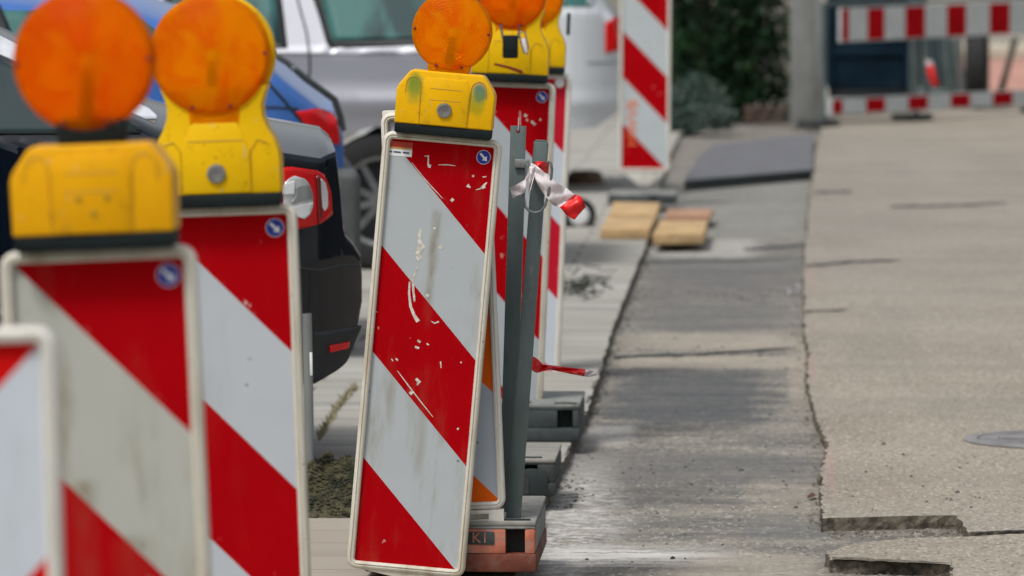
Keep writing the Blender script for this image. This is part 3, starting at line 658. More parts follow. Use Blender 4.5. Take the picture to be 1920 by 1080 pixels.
# ---------------------------------------------------------------- warning lamps
LG = 'amber warning lamps on the beacons'
def lens_mb(r, th):
    prof = [(0.0005, -(.020 + th))]
    for i in range(1, 15):
        q = i / 14; prof.append((r * q * .97, -(.020 + th * (1 - q * q))))
    prof += [(r * .975, -.018), (r, -.015), (r * 1.0, -.004), (r * 1.015, -.003), (r * 1.015, .003), (r, .004), (r, .015), (r * .975, .018)]
    for i in range(14, 0, -1):
        q = i / 14; prof.append((r * q * .97, (.020 + th * (1 - q * q))))
    prof.append((.0005, .020 + th))
    b = MB(); b.lathe(prof, seg=72); return b
def lamp(beac, kind, label, lens='lens', yellow='yellow', r=.0915, cz=.241, dx=0.0, h_=H0, bolt=True, yaw=0, y0=0.0, neck='lens', cx=0.0, s=1.0):
    t = empty('warning_lamp', (0, 0, 0), (0, 0, 0), label, 'warning lamp', LG)
    m = beac.matrix_world @ Matrix.Translation((dx, y0, h_ - .001)) @ Matrix.Rotation(R(yaw), 4, 'Z') @ Matrix.Scale(s, 4)
    t.matrix_world = m
    b = MB(); b.box(-.111, .111, -.046, .046, .001, .0225, .003); b.build('base_strip', M['black_rubber'], t)
    if kind == 'A':
        poly = [(-.1125, .0225), (.1125, .0225), (.1135, .100), (.109, .112), (.086, .144), (.080, .147), (-.080, .147), (-.086, .144), (-.109, .112), (-.1135, .100)]
        b = MB(); b.prism(poly, -.047, .047, .004, seg=3); b.build('housing', M[yellow], t, smooth=40)
        b = MB(); b.prism([(-.053, .025), (.053, .025), (.056, .105), (.047, .132), (-.047, .132), (-.056, .105)], -.0495, -.0465, .0012); b.build('front_panel', M[yellow], t, smooth=40)
        b = MB()
        for s_ in (-1, 1):
            arc = [(s_ * .056, .026), (s_ * .058, .105)] + [(s_ * (.075 + .017 * math.cos(R(a))), .112 + .020 * math.sin(R(a))) for a in range(180, -1, -20)][::1] + [(s_ * .093, .095)]
            b.tube([(x, -.0470, z) for x, z in arc], .0011, 6)
        b.tube([(-.036, -.0495, .108), (.036, -.0495, .108)], .0007, 6); b.tube([(-.036, -.0495, .082), (.036, -.0495, .082)], .0007, 6)
        b.build('groove', M['groove'], t)
        nz0, nz1 = .146, cz - r * .93
        b = MB(); b.prism([(-.046, nz0), (.046, nz0), (.050, nz1 + .003), (.046, nz1 + .012), (-.046, nz1 + .012), (-.050, nz1 + .003)], -.020, .020, .003); b.build('neck', M['black_rubber'] if neck == 'black' else M['lens'], t)
    else:
        hw_ = [(.0225, .1125), (.085, .113), (.098, .111), (.118, .104), (.140, .092), (.160, .085), (.180, .084), (.200, .090), (.215, .096)]
        poly = [(x, z) for z, x in hw_] + [(-x, z) for z, x in reversed(hw_)]
        b = MB(); b.prism(poly, -.036, .046, .003)
        b.lathe([(r * .6, .012), (r * 1.0, .012), (r * 1.025, .016), (r * 1.025, .034), (r * .6, .038)], 0, 0, cz, 64)
        b.build('housing', M[yellow], t, smooth=40)
        b = MB(); b.prism([(-.060, .025), (.060, .025), (.060, .100), (.040, .150), (-.040, .150), (-.060, .100)], -.0385, -.0355, .0012); b.build('front_panel', M[yellow], t, smooth=40)
        b = MB()
        for s_ in (-1, 1): b.tube([(s_ * .0625, -.0365, .026), (s_ * .0625, -.0365, .10), (s_ * .075, -.0365, .118), (s_ * .092, -.0365, .112)], .001, 6)
        b.tube([(-.05, -.0387, .118), (.05, -.0387, .118)], .0008, 6); b.build('groove', M['groove'], t)
        b = MB(); b.prism([(-.042, cz - r - .02), (.042, cz - r - .02), (.047, cz - r + .012), (-.047, cz - r + .012)], -.038, -.030, .002); b.build('neck', M['lens'], t)
    L = lens_mb(r, .020).build('lens', M[lens], t, smooth=60); L.location = (cx, -.022 if kind == 'B' else 0, cz)
    b = MB(); b.tube([(0, 0, -r * .93), (0, 0, -r * .45), (0, 0, -.012)], [.013, .008, .006], 12, 0); b.tube([(0, 0, -.012), (0, 0, .002), (0, 0, .012)], [.006, .009, .003], 12, 1); b.build('bulb_holder', [M['lens_dot'], M['white_sign']], L)
    b = MB(); b.lathe([(r * .12, .016), (r * .45, .010), (r * .80, -.001), (r * .93, -.014)], seg=48); b.build('reflector_plate', M['reflector'], L)
    yy = -.0225
    for a in (0, 180, 250, 290): 
        b = MB(); x, z = r * .93 * math.cos(R(a)), r * .93 * math.sin(R(a)); b.lathe([(.0003, yy - .003), (.0035, yy - .002), (.004, yy + .002)], x, 0, z, 10)
        b.build('lens_screw', M['lens_dot'], L)
    if bolt:
        yb = -.0495 if kind == 'A' else -.0385
        b = MB(); b.lathe([(.0005, yb - .002), (.006, yb - .0022), (.0065, yb - .004), (.0115, yb - .004), (.012, yb - .006), (.0165, yb - .0055), (.0175, yb)], 0, 0, .060, 24); b.build('bolt', M['steel'], t)
    return t
bpy.context.view_layer.update()
L1 = lamp(B1, 'A', 'blurred deep orange lamp on the grimy beacon at far left', 'lens_red', 'yellow_deep', r=.0985, cz=.262, bolt=False, neck='black', cx=-.006)
L2 = lamp(B2, 'B', 'large orange lamp with yellow rim on the clean blurred beacon', r=.106, cz=.271, cx=-.004)
L3 = lamp(B3, 'A', 'sharp orange lamp on a yellow housing with green and blue paint stains', 'lens', 'yellow_stain')
L4 = lamp(B4, 'B', 'orange lamp with a black padlock hanging in front of its yellow housing', 'lens_red', 'yellow', r=.096, cz=.252, bolt=False)
L5 = lamp(B5, 'B', 'orange lamp half hidden behind the padlocked lamp, with a dark light sensor', 'lens', 'yellow', r=.096, cz=.252, bolt=False)
for (x, z) in ((-.018, .072), (.022, .073), (.002, .052)):
    b = MB(); b.lathe([(.0005, -.0515), (.004, -.051), (.005, -.049)], x, 0, z, 10)
    b.build('screw_hole', M['groove'], L1)
b = MB(); b.prism([(-.045, .048), (-.043, .054), (.0, .046), (.038, .036), (.041, .027), (.034, .027), (-.003, .039)], -.0395, -.0375, .0005); b.build('latch', M['lens_dot'], L4)
b = MB(); b.box(.112, .124, -.012, .03, .13, .205, .005); b.build('light_sensor', M['plastic_dark'], L5)
# padlock and clip hanging from the lamp behind
def hung(name, label, cat, pxc, pyc, d, fn, mats):
    t = MB(); fn(t); o = t.build(name, mats); o.location = P(pxc, pyc, d); tag(o, label, cat); return o
def padlock(t):
    t.box(-.0225, .0225, -.016, .010, -.036, .031, .005, 0)
    t.box(-.0225, .0225, -.0175, .008, -.012, -.009, .001, 0)
    t.tube([(-.021, 0, .02), (-.026, 0, .045), (-.028, 0, .062)], .0035, 8, 1); t.tube([(.021, 0, .02), (.026, 0, .045), (.025, 0, .062)], .0035, 8, 1)
hung('padlock', 'black padlock hanging on the yellow housing of the lamp behind', 'padlock', 957, 86, 17.60, padlock, [M['black_rubber'], M['wire']])
def clip(t):
    pts_ = [(-.012, 0, .032), (.004, 0, .030), (.014, 0, -.018), (.011, 0, -.033), (.001, 0, -.031), (-.012, 0, .020), (-.012, 0, .032)]
    t.tube(pts_, .0025, 8, 0); t.prism([(-.008, .012), (.004, .012), (.012, -.026), (.003, -.028)], -.002, .002, .0005, 1)
hung('metal_clip', 'bright wire clip dangling beside the black padlock', 'clip', 982, 80, 17.58, clip, [M['steel'], M['tape_white']])

# ---------------------------------------------------------------- base plates
PG = 'heavy base plates of the beacons'
def base_plate(px_r, py_b, d, w_, dep, h_, label, main, top, face=None, skirt=None, slot_off=.055, text=None, rec=None, arch=False):
    p = P(px_r, py_b, d); p.z = max(p.z, -.004)
    t = empty('base_plate', p, (0, 0, 0), label, 'base plate', PG)
    f = face or main; sk = skirt or main
    zs = h_ * .36; s0, s1 = -slot_off - .026, -slot_off + .026 + .0      # slot between s0..s1 (x is measured left from the right end)
    s0, s1 = -slot_off - .045, -slot_off
    b = MB(); b.box(-w_, 0, -.006, dep, .0, zs, .006); b.build('skirt', M[sk], t)
    b = MB()
    b.box(-w_ + .004, s0, 0.0, .06, zs + .0005, h_ * .84, .003, 0); b.box(s1, -.004, 0.0, .06, zs + .0005, h_ * .84, .003, 0)
    if rec:                                                          # recessed field with raised characters
        pass
    b.build('front_wall', M[f], t)
    b = MB(); b.box(-w_ + .003, -.003, .061, dep - .004, zs + .0005, h_ * .84, .004); b.box(-w_ + .003, -.003, .003, .062, h_ * .84 + .0005, h_ - .012, .003); b.build('body', M[main], t)
    b = MB(); b.box(s0 + .0005, s1 - .0005, .045, .06, zs + .001, h_ * .84 - .001); b.build('slot', M['slot'], t)  # dark back wall paints the shade inside the gap
    b = MB(); b.box(-w_ + .002, -.002, .004, dep, h_ - .0115, h_, .004); b.build('top_cover', M[top], t)
    b = MB(); b.box(s0 - .01, s1 + .012, .02, .034, h_ + .0005, h_ + .0035, .001); b.build('lifting_slot', M['slot'], t); b = MB(); b.box(-w_ * .55, -w_ * .36, .05, .062, h_ + .0005, h_ + .0035, .001); b.build('lifting_slot', M['slot'], t)  # dark bars on the cover paint the shade of lifting slots
    return t
K1 = base_plate(1006, 1073, 14.03, .40, .62, .118, 'base plate with flaking orange red front under the leaning beacon', 'plastic_grey', 'slab_top', 'orange_paint', 'orange_dark', slot_off=.027)
# raised sign field reading K1
b = MB(); b.box(-.160, -.098, -.0025, -.0003, .064, .094, .0008); b.build('recess', M['plastic_dark'], K1)
text_mesh('raised_lettering', 'K1', .034, M['orange_paint'], K1, (-.131, -.0042, .079), (R(90), 0, 0), .0012)
P2 = base_plate(1043, 930, 15.93, .40, .46, .098, 'plain dark grey base plate lying between the posts and the worn beacon', 'plastic_black', 'slab_top', 'plastic_black', 'plastic_black', slot_off=.05)
b = MB(); arc = [(-.108, .004), (-.022, .004)] + [(-.065 + .043 * math.cos(R(a)), .045 + .028 * math.sin(R(a))) for a in range(0, 181, 15)]
b.prism(arc, -.0085, -.0005, .0015); b.build('arch_recess', M['slot'], P2)  # black plate on the front paints the shade of an arched recess
b = MB(); b.prism([(-.100, .006), (-.072, .006), (-.072, .045), (-.085, .060), (-.100, .045)], -.0105, -.0086); b.build('recess_rib', M['plastic_black'], P2)
base_plate(1088, 828, 17.58, .40, .5, .108, 'smooth blue grey base plate with rounded lip below the worn beacon', 'plastic_dark', 'plastic_grey', 'plastic_dark', 'plastic_dark', slot_off=.022)
base_plate(1268, 384, 31.6, .36, .5, .055, 'small dark base plate under the far lone beacon', 'plastic_dark', 'plastic_grey', slot_off=.1)

# ---------------------------------------------------------------- steel posts, wire loop and tape
def post(name, top, bot, d0, d1, w_, t_, label, hole=False, bracket=False):
    a = P(*bot, d0); c = P(*top, d1); ax = (c - a); L = ax.length; z = ax.normalized(); y = Vector((0, 1, 0)); x = y.cross(z).normalized(); y = z.cross(x)
    mtx = Matrix(((x.x, y.x, z.x, a.x), (x.y, y.y, z.y, a.y), (x.z, y.z, z.z, a.z), (0, 0, 0, 1)))
    t = empty(name, (0, 0, 0)); t.matrix_world = mtx; tag(t, label, 'steel post', 'galvanised steel posts leaning in the base plate')
    b = MB(); h = w_ / 2
    if hole: b.box(-h, h, -.002, .002, 0, L, .0008); b.box(-h, -h + .004, .0025, t_, 0, L - .09, .0008); b.box(h - .004, h, .0025, t_, 0, L - .09, .0008)
    else:
        b.box(-h, h, -t_ / 2, t_ / 2, 0, L - .004, .004); b.box(-h + .004, h - .004, -t_ / 2 + .004, t_ / 2 - .004, L - .0035, L - .001)
    b.build('shaft', M['galv'], t)
    if hole:
        b = MB(); b.lathe([(.0004, -.0026), (.0042, -.0026), (.0048, -.0021)], 0, 0, L - .012, 16); b.build('pin_hole', M['lens_dot'], t)
        b = MB(); b.tube([(0, -.0035, L - .012), (0, -.0035, L + .02)], .0008, 6); b.build('pin', M['tape_white'], t)
    if bracket:
        b = MB(); b.box(-.006, .030, -.012, -.0025, L - .098, L - .078, .002, mtx=Matrix.Rotation(R(0), 4, 'Y')); b.build('bracket', M['galv_light'], t)
    return t
pa = post('steel_post', (972, 236), (949, 984), 14.25, 14.2, .037, .03, 'flat steel post with a pin hole at its top, left of the pair', hole=True, bracket=True)
pb = post('steel_post', (1015, 262), (962, 982), 14.12, 14.05, .034, .03, 'square steel post carrying the wire loop and the tape, right of the pair')
b = MB(); dd = 13.99
hp = [(992, 305), (988, 310), (985, 335), (982, 370), (985, 388), (993, 396), (1003, 399), (1014, 396), (1022, 386), (1027, 368), (1033, 335), (1035, 318), (1033, 307), (1027, 303)]
sm = []
for i in range(len(hp) - 1):
    for k in range(3): sm.append((hp[i][0] + (hp[i + 1][0] - hp[i][0]) * k / 3, hp[i][1] + (hp[i + 1][1] - hp[i][1]) * k / 3))
sm.append(hp[-1])
b.tube([P(x, y, dd + (.0 if 2 < i < len(sm) - 3 else .03)) for i, (x, y) in enumerate(sm)], .0032, 8)
wl = b.build('wire_loop', M['wire']); tag(wl, 'grey wire loop hooked over the taped steel post', 'wire loop')
def ribbon(b, pairs, d, mi_fn):
    vs = []; n = len(pairs); sub = 5; rows = []
    for i, ((ax, ay), (bx, by), dz) in enumerate(pairs):
        rows.append((P(ax, ay, d + dz), P(bx, by, d + dz)))
    def cr(p0, p1, p2, p3, t): return .5 * ((2 * p1) + (p2 - p0) * t + (2 * p0 - 5 * p1 + 4 * p2 - p3) * t * t + (3 * p1 - p0 - 3 * p2 + p3) * t ** 3)
    out = []; mis = []
    for i in range(n - 1):
        i0, i3 = max(0, i - 1), min(n - 1, i + 2)
        for k in range(sub):
            t = k / sub; out.append((cr(rows[i0][0], rows[i][0], rows[i + 1][0], rows[i3][0], t), cr(rows[i0][1], rows[i][1], rows[i + 1][1], rows[i3][1], t))); mis.append(mi_fn(i))
    out.append(rows[-1]); cols = 5
    for j, (a, c) in enumerate(out):
        for k in range(cols):
            u = k / (cols - 1); p = a + (c - a) * u; p = p + Vector((0, .006 * math.sin(u * 6.28 + j * .7), 0)); vs.append(p)
    base = len(b.v); b.v += [tuple(v) for v in vs]
    for j in range(len(out) - 1):
        for k in range(cols - 1):
            b.f.append((base + j * cols + k, base + j * cols + k + 1, base + (j + 1) * cols + k + 1, base + (j + 1) * cols + k)); b.m.append(mis[j])
b = MB()
ribbon(b, [((996, 306), (990, 322), .02), ((1008, 312), (1000, 328), 0), ((1024, 326), (1012, 352), -.01), ((1044, 342), (1026, 372), -.01), ((1062, 353), (1038, 385), -.0), ((1077, 364), (1050, 389), .0), ((1090, 370), (1062, 403), -.01), ((1098, 388), (1077, 412), -.0)], 14.0, lambda i: 1 if i >= 5 else 0)
ribbon(b, [((1000, 308), (992, 320), .0), ((996, 322), (984, 338), .0), ((985, 336), (984, 360), -.01), ((968, 346), (972, 366), .0), ((955, 352), (962, 372), .01)], 13.98, lambda i: 0)
ribbon(b, [((992, 312), (1004, 312), -.01), ((992, 335), (1000, 338), -.02), ((991, 360), (993, 366), -.01)], 13.97, lambda i: 0)
ribbon(b, [((1002, 303), (1004, 316), .0), ((1016, 303), (1018, 322), -.0), ((1029, 304), (1028, 326), .03)], 14.015, lambda i: 1)
o = b.build('barrier_tape', [M['tape_white'], M['tape_red']], smooth=60); o.modifiers.new('s', 'SOLIDIFY').thickness = .0006
tag(o, 'white barrier tape with a torn red end knotted round the steel post', 'tape', 'scraps of red and white barrier tape')
b = MB()
ribbon(b, [((982, 655), (980, 680), .3), ((993, 664), (992, 688), .0), ((1006, 672), (1005, 699), -.01), ((1017, 682), (1018, 696), .0), ((1030, 685), (1032, 694), .0), ((1060, 688), (1062, 699), .0), ((1098, 693), (1095, 706), .0), ((1108, 694), (1106, 706), 0), ((1120, 699), (1118, 704), .0)], 14.3, lambda i: 0 if i >= 6 else 1)
o = b.build('barrier_tape', [M['tape_white'], M['tape_red']], smooth=60); o.modifiers.new('s', 'SOLIDIFY').thickness = .0006
tag(o, 'twisted red tape end sticking out low beside the steel post', 'tape', 'scraps of red and white barrier tape')

# galvanised stub post in the mossy bank, and the bank itself
a = P(582, 848, 15.68)
t = empty('stub_post', (a.x, a.y, .02), (0, R(-1), 0), 'short grey open-topped steel stub post in front of the black car', 'post')
b = MB(); zt = P(582, 587, 15.68).z - .02
ring = [(.0125, .0), (.0125, zt), (.0105, zt), (.0105, .01)]
vs = []; fs = []; sg = 20
for r_, z_ in ring:
    for k in range(sg): vs.append((r_ * math.cos(k * 2 * math.pi / sg), r_ * math.sin(k * 2 * math.pi / sg), z_))
for i in range(3):
    for k in range(sg): fs.append((i * sg + k, i * sg + (k + 1) % sg, (i + 1) * sg + (k + 1) % sg, (i + 1) * sg + k))
b.add(vs, fs); b.build('tube', M['galv_light'], t)
b = MB(); b.box(.006, .0128, -.0135, -.010, zt - .16, zt - .10, .001); b.build('sticker', M['white_sign'], t)

rnd = random.Random(11); b = MB(); nx, ny = 60, 24
x0, x1 = P(470, 900, 15.6).x, P(690, 900, 15.6).x; vs = []
from mathutils import noise as mnoise
def mh(u, v):
    q = .128 * min(1, v / .6) ** .8 * (1 - max(0, (v - .8) / .2) ** 2 * .98)
    return q * (.86 + .3 * mnoise.noise(Vector((u * 9, v * 5, 0)))) * (1 if u < .9 else max(0, (1 - u) / .1))
for j in range(ny + 1):
    for i in range(nx + 1):
        u, v = i / nx, j / ny; vs.append((x0 + (x1 - x0) * u, 15.3 + .5 * v, -.002 + mh(u, v)))
b.add(vs, [(j * (nx + 1) + i, j * (nx + 1) + i + 1, (j + 1) * (nx + 1) + i + 1, (j + 1) * (nx + 1) + i) for j in range(ny) for i in range(nx)])
OCT = [(1, 0, 0), (-1, 0, 0), (0, 1, 0), (0, -1, 0), (0, 0, 1), (0, 0, -1)]; OF = [(0, 2, 4), (2, 1, 4), (1, 3, 4), (3, 0, 4), (2, 0, 5), (1, 2, 5), (3, 1, 5), (0, 3, 5)]
for _ in range(2600):
    u, v = rnd.random(), rnd.random() ** .8 * .95; s_ = rnd.uniform(.002, .0075); c_ = Vector((x0 + (x1 - x0) * u, 15.3 + .5 * v, mh(u, v)))
    b.add([c_ + Vector((p_[0] * rnd.uniform(.6, 1.4), p_[1] * rnd.uniform(.6, 1.4), p_[2] * rnd.uniform(.4, 1.1))) * s_ for p_ in OCT], OF)
for _ in range(500):
    u, v = rnd.random(), rnd.uniform(.5, .9); x, y, z = x0 + (x1 - x0) * u, 15.3 + .5 * v, mh(u, v); l = rnd.uniform(.004, .014); an = rnd.uniform(0, 6.28)
    b.add([(x - .001, y, z), (x + .001, y, z), (x + math.cos(an) * l, y + math.sin(an) * l, z + l * .6)], [(0, 1, 2)])
tag(b.build('mossy_bank', M['moss'], smooth=0), 'low mossy earth bank behind the leaning beacon', 'moss', kind='stuff')
# dry grass strip in the paving joint beyond
b = MB()
for _ in range(260):
    t_ = rnd.random(); px = 598 + (668 - 598) * t_; py = 826 - 96 * t_ - 10 * math.sin(t_ * 3); g = G(px + rnd.gauss(0, 2), py, 0)
    l = rnd.uniform(.01, .03); b.add([(g.x - .004, g.y, .001), (g.x + .004, g.y, .001), (g.x + rnd.gauss(0, .008), g.y + rnd.gauss(0, .02), l)], [(0, 1, 2)])
M['dry_grass'] = foliage('dry_grass', lit(.2, .18, .1), lit(.3, .27, .17))
tag(b.build('dry_grass', M['dry_grass'], smooth=0), 'thin strip of dry grass in the pale paving joint', 'grass', kind='stuff')

# ---------------------------------------------------------------- cars
def interp(tab, x):
    if x <= tab[0][0]: return tab[0][1]
    for (a, va), (c, vc) in zip(tab, tab[1:]):
        if x <= c: return va + (vc - va) * ((x - a) / (c - a) if c > a else 0)
    return tab[-1][1]
class Car:
    def __init__(s, name, px_tail, d, label, top, bot, belt, paint_, W=.88, crease=None, wheels=(-.95, -3.4), wr=.31, arch=.355, L=4.4, rz=0.0, edge_r=.055):
        s.edge_r = edge_r
        s.p = P(px_tail, 400, d); s.p.z = 0; s.d = d; s.belt = belt; s.W = W; s.crease = crease; s.L = L
        s.ymid = s.p.y + W
        s.t = empty(name, (s.p.x - W * math.sin(R(rz)), s.p.y + W * math.cos(R(rz)), 0), (0, 0, R(rz)), label, 'car', 'cars parked nose-in on the left')
        s.top = sorted(top + [(-L, .55), (-L + .06, .68), (-L + .5, .9), (-L + 1.1, belt + .04), (-L + 1.75, interp(sorted(top), -2.2))]); s.bot = bot; s.wheels = wheels; s.wr = wr; s.arch = arch
        xs = set([-L + i * .07 for i in range(int(L / .07) + 1)] + [x for x, _ in s.top] + [x for x, _ in bot if x > -L]); 
        for wx in wheels:
            for k in range(-10, 11): xs.add(wx + arch * math.sin(k / 10 * math.pi / 2))
        for k in range(14): xs.add(-.0005 - .3 * (k / 13) ** 2)
        xs = sorted(x for x in xs if -L <= x <= 0); cl = [xs[0]]
        for x in xs[1:]:
            if x - cl[-1] > .0035: cl.append(x)
        b = MB(); NJ, NR = 44, 14; rings = []
        for x in cl:
            cr_ = s.crown(x); zt, zb = interp(s.top, x) - cr_, s.zbot(x); ring_ = []
            if zt < zb + .02: zt = zb + .02
            for j in range(NJ + 1): z = zb + (zt - zb) * (j / NJ) ** .92; ring_.append((x, -s.hw(x, z), z))
            yt = s.hw(x, zt)
            for k in range(1, NR): u = k / NR; y = -yt + 2 * yt * u; ring_.append((x, y, zt + cr_ * (1 - (2 * u - 1) ** 2)))
            for j in range(NJ, -1, -1): q = ring_[j]; ring_.append((x, -q[1], q[2]))
            rings.append(ring_)
        m = len(rings[0]); vs = [q for r_ in rings for q in r_]; fs = []
        for i in range(len(rings) - 1):
            for k in range(m): fs.append((i * m + k, i * m + (k + 1) % m, (i + 1) * m + (k + 1) % m, (i + 1) * m + k))
        fs += [tuple(range(m)), tuple((len(rings) - 1) * m + k for k in range(m))]
        b.add(vs, fs); b.build('body', M[paint_], s.t, smooth=28)
        for wx in wheels:
            for sy in (-1, 1): s.wheel(wx, sy)
    def zbot(s, x):
        z = interp(s.bot, x)
        for wx in s.wheels:
            if abs(x - wx) < s.arch: z = max(z, s.wr * .95 + math.sqrt(max(0, s.arch ** 2 - (x - wx) ** 2)))
        return z
    def crown(s, x): return .06 * min(1, max(0, (-x - .055) / .05))
    def hw(s, x, z):
        W, zt = s.W, interp(s.top, x) - s.crown(x); h = W - .025 * max(0, (.45 - z) / .3)
        h -= .02 * max(0, (z - .62)) ** 1.0 * 2
        if s.crease:
            zc, am = s.crease; h += am * math.exp(-((z - zc) / .05) ** 2) - (.10 * (zc - z) if z < zc else 0)
        if z > s.belt: h -= (z - s.belt) * .42 + .012
        r_ = s.edge_r
        if z > zt - r_: q = (z - (zt - r_)) / r_; h -= r_ * (1 - math.sqrt(max(0, 1 - min(1, q) ** 2)))
        for e, rr, am in ((0, .38, .26), (-s.L, .6, .3)):
            k = abs(x - e)
            if k < rr: h -= am * (1 - k / rr) ** 2.2
        return max(.05, h)
    def sx(s, px): return P(px, 300, s.d).x - s.p.x
    def sz(s, py): return P(960, py, s.d).z
    def patch(s, name, poly, mat, off=.004, parent=None, px=True, rows=14, cols=14):
        if px: poly = [(s.sx(x), s.sz(y)) for x, y in poly]
        zs = [z for _, z in poly]; z0, z1 = min(zs), max(zs); vs = []; fs = []
        for j in range(rows + 1):
            z = z0 + (z1 - z0) * (.002 + .996 * j / rows); hit = []
            for (ax, az), (bx, bz) in zip(poly, poly[1:] + poly[:1]):
                if (az - z) * (bz - z) <= 0 and az != bz: hit.append(ax + (bx - ax) * (z - az) / (bz - az))
            a, c = min(hit), max(hit)
            for i in range(cols + 1):
                x = a + (c - a) * i / cols; vs.append((x, -s.hw(min(x, -.002), z) - off, z))
        n = cols + 1
        for j in range(rows):
            for i in range(cols): fs.append((j * n + i, j * n + i + 1, (j + 1) * n + i + 1, (j + 1) * n + i))
        b = MB(); b.add(vs, fs); o = b.build(name, M[mat], parent or s.t, smooth=60); md = o.modifiers.new('s', 'SOLIDIFY'); md.thickness = .004; md.offset = 0; return o
    def seam(s, name, pts_, mat='trim', r=.004):
        q = []; pts_ = [(s.sx(x), s.sz(y)) for x, y in pts_]
        for (a, c), (e, f) in zip(pts_, pts_[1:]):
            for k in range(8): q.append((a + (e - a) * k / 8, c + (f - c) * k / 8))
        q.append(pts_[-1]); b = MB(); b.tube([(x, -s.hw(min(x, -.002), z) - .0005, z) for x, z in q], r, 6); return b.build(name, M[mat], s.t)
    def wheel(s, wx, sy):
        r_ = s.wr; cy = sy * (s.W - .12); b = MB(); prof = [(r_ * .66, -.10), (r_ * .78, -.11), (r_ * .95, -.10), (r_, -.07), (r_, .07), (r_ * .95, .10), (r_ * .78, .11), (r_ * .66, .10)]
        b.lathe(prof, wx, cy, r_, 40); w_ = b.build('wheel', M['tyre'], s.t)
        b = MB(); o = sy * .095; 
        b.lathe([(r_ * .6, o * .9), (r_ * .67, o), (r_ * .68, o * .8)], wx, cy, r_, 40); b.lathe([(.0005, o), (r_ * .16, o), (r_ * .18, o * .7)], wx, cy, r_, 20)
        for k in range(10):
            a = k * 2 * math.pi / 10 + .2; ca, sa = math.cos(a), math.sin(a); wd = .016
            b.add([(wx + ca * r_ * .12 - sa * wd, cy + o * .95, r_ + sa * r_ * .12 + ca * wd), (wx + ca * r_ * .12 + sa * wd, cy + o * .95, r_ + sa * r_ * .12 - ca * wd), (wx + ca * r_ * .63 + sa * wd * .8, cy + o * .9, r_ + sa * r_ * .63 - ca * wd * .8), (wx + ca * r_ * .63 - sa * wd * .8, cy + o * .9, r_ + sa * r_ * .63 + ca * wd * .8)], [(0, 1, 2, 3)])
        b.build('rim', M['rim'], w_)
        b = MB(); b.disc(wx, cy + sy * .03, r_, r_ * .66); b.build('brake_disc', M['trim'], w_)

# black saloon, tail to the right
bk = Car('parked_car', 685, 15.9, 'glossy black saloon with clear round lenses in its red tail lamp', [(-2.2, 1.46), (-1.75, 1.455), (-1.35, 1.385), (-.96, 1.215), (-.554, 1.02), (-.42, .985), (-.245, .972), (-.095, .945), (-.072, .925), (-.06, .82), (-.052, .71), (-.046, .685), (-.022, .655), (-.004, .625), (0, .58)],
         [(-4.4, .3), (-.35, .285), (-.13, .292), (-.063, .325), (-.018, .41), (0, .50)], .93, 'paint_black', wheels=(-1.02, -3.6), rz=6, edge_r=.018)
bk.patch('side_window', [(-60, 88), (0, 112), (270, 236), (265, 250), (-60, 250)], 'glass_dark')
bk.patch('chrome_trim', [(-60, 40), (0, 66), (300, 212), (292, 232), (0, 104), (-60, 80)], 'chrome', .006)
tl = bk.patch('tail_lamp', [(500, 322), (540, 314), (585, 316), (612, 332), (624, 365), (627, 408), (610, 420), (592, 430), (560, 432), (500, 432)], 'tail_red', .006)
bk.patch('clear_lens', [(530, 354), (537, 340), (552, 331), (568, 333), (581, 346), (588, 367), (589, 388), (583, 405), (572, 413), (553, 408), (533, 394)], 'tail_clear', .012, tl)
bk.patch('clear_lens', [(604, 338), (612, 345), (617, 365), (617, 392), (611, 400), (606, 390), (604, 362)], 'tail_clear', .012, tl)
bk.patch('lens_facet', [(531, 348), (553, 340), (553, 366), (529, 366)], 'white_sign', .0165, tl); bk.patch('lens_facet', [(540, 390), (588, 382), (582, 403), (571, 411), (556, 406)], 'white_sign', .0165, tl)  # white and grey panes paint the reflections in the clear lens
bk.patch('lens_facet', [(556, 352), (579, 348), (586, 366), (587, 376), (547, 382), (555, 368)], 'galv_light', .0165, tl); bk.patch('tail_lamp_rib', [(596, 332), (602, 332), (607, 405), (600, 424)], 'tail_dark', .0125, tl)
bk.patch('bumper', [(500, 625), (560, 628), (684, 624), (672, 650), (655, 690), (636, 705), (592, 721), (500, 721)], 'trim', .005)
bk.patch('rear_reflector', [(622, 656), (660, 652), (658, 664), (622, 669)], 'tail_red', .012)
bk.seam('panel_gap', [(560, 505), (600, 512), (640, 505), (680, 508)])
# blue hatchback
bl = Car('parked_car', 677, 20.7, 'bright blue hatchback behind the black saloon', [(-2.4, 1.30), (-1.25, 1.29), (-.74, 1.245), (-.5, 1.165), (-.294, 1.05), (-.176, .957), (-.085, .885), (-.055, .78), (-.050, .66), (-.046, .5), (0, .36)],
         [(-4.4, .25), (-.3, .25), (-.1, .3), (0, .34)], 1.0, 'paint_blue', wheels=(-.85, -3.2), rz=6)
bl.patch('side_window', [(-80, 18), (220, 22), (270, 40), (330, 80), (-80, 95)], 'glass_teal')
bl.seam('window_pillar', [(-5, 15), (30, 100)], r=.02); bl.seam('panel_gap', [(495, 145), (535, 190), (580, 245), (600, 290)], r=.005); bl.seam('panel_gap', [(440, 198), (520, 201), (560, 204)], r=.004)
bl.patch('tail_lamp', [(553, 206), (600, 205), (622, 212), (637, 230), (640, 255), (640, 275), (610, 268), (584, 250)], 'tail_red', .006)
b = MB(); b.box(-.62, 0, -.86, .86, .30, .655, .035, seg=4); b.build('bumper', M['bumper_grey'], bl.t)
bl.seam('rear_window_edge', [(500, 92), (540, 118), (580, 152), (632, 190), (644, 225), (648, 250)], 'bumper_grey', .012)  # grey tube paints the reflection along the hatch and rear window edge
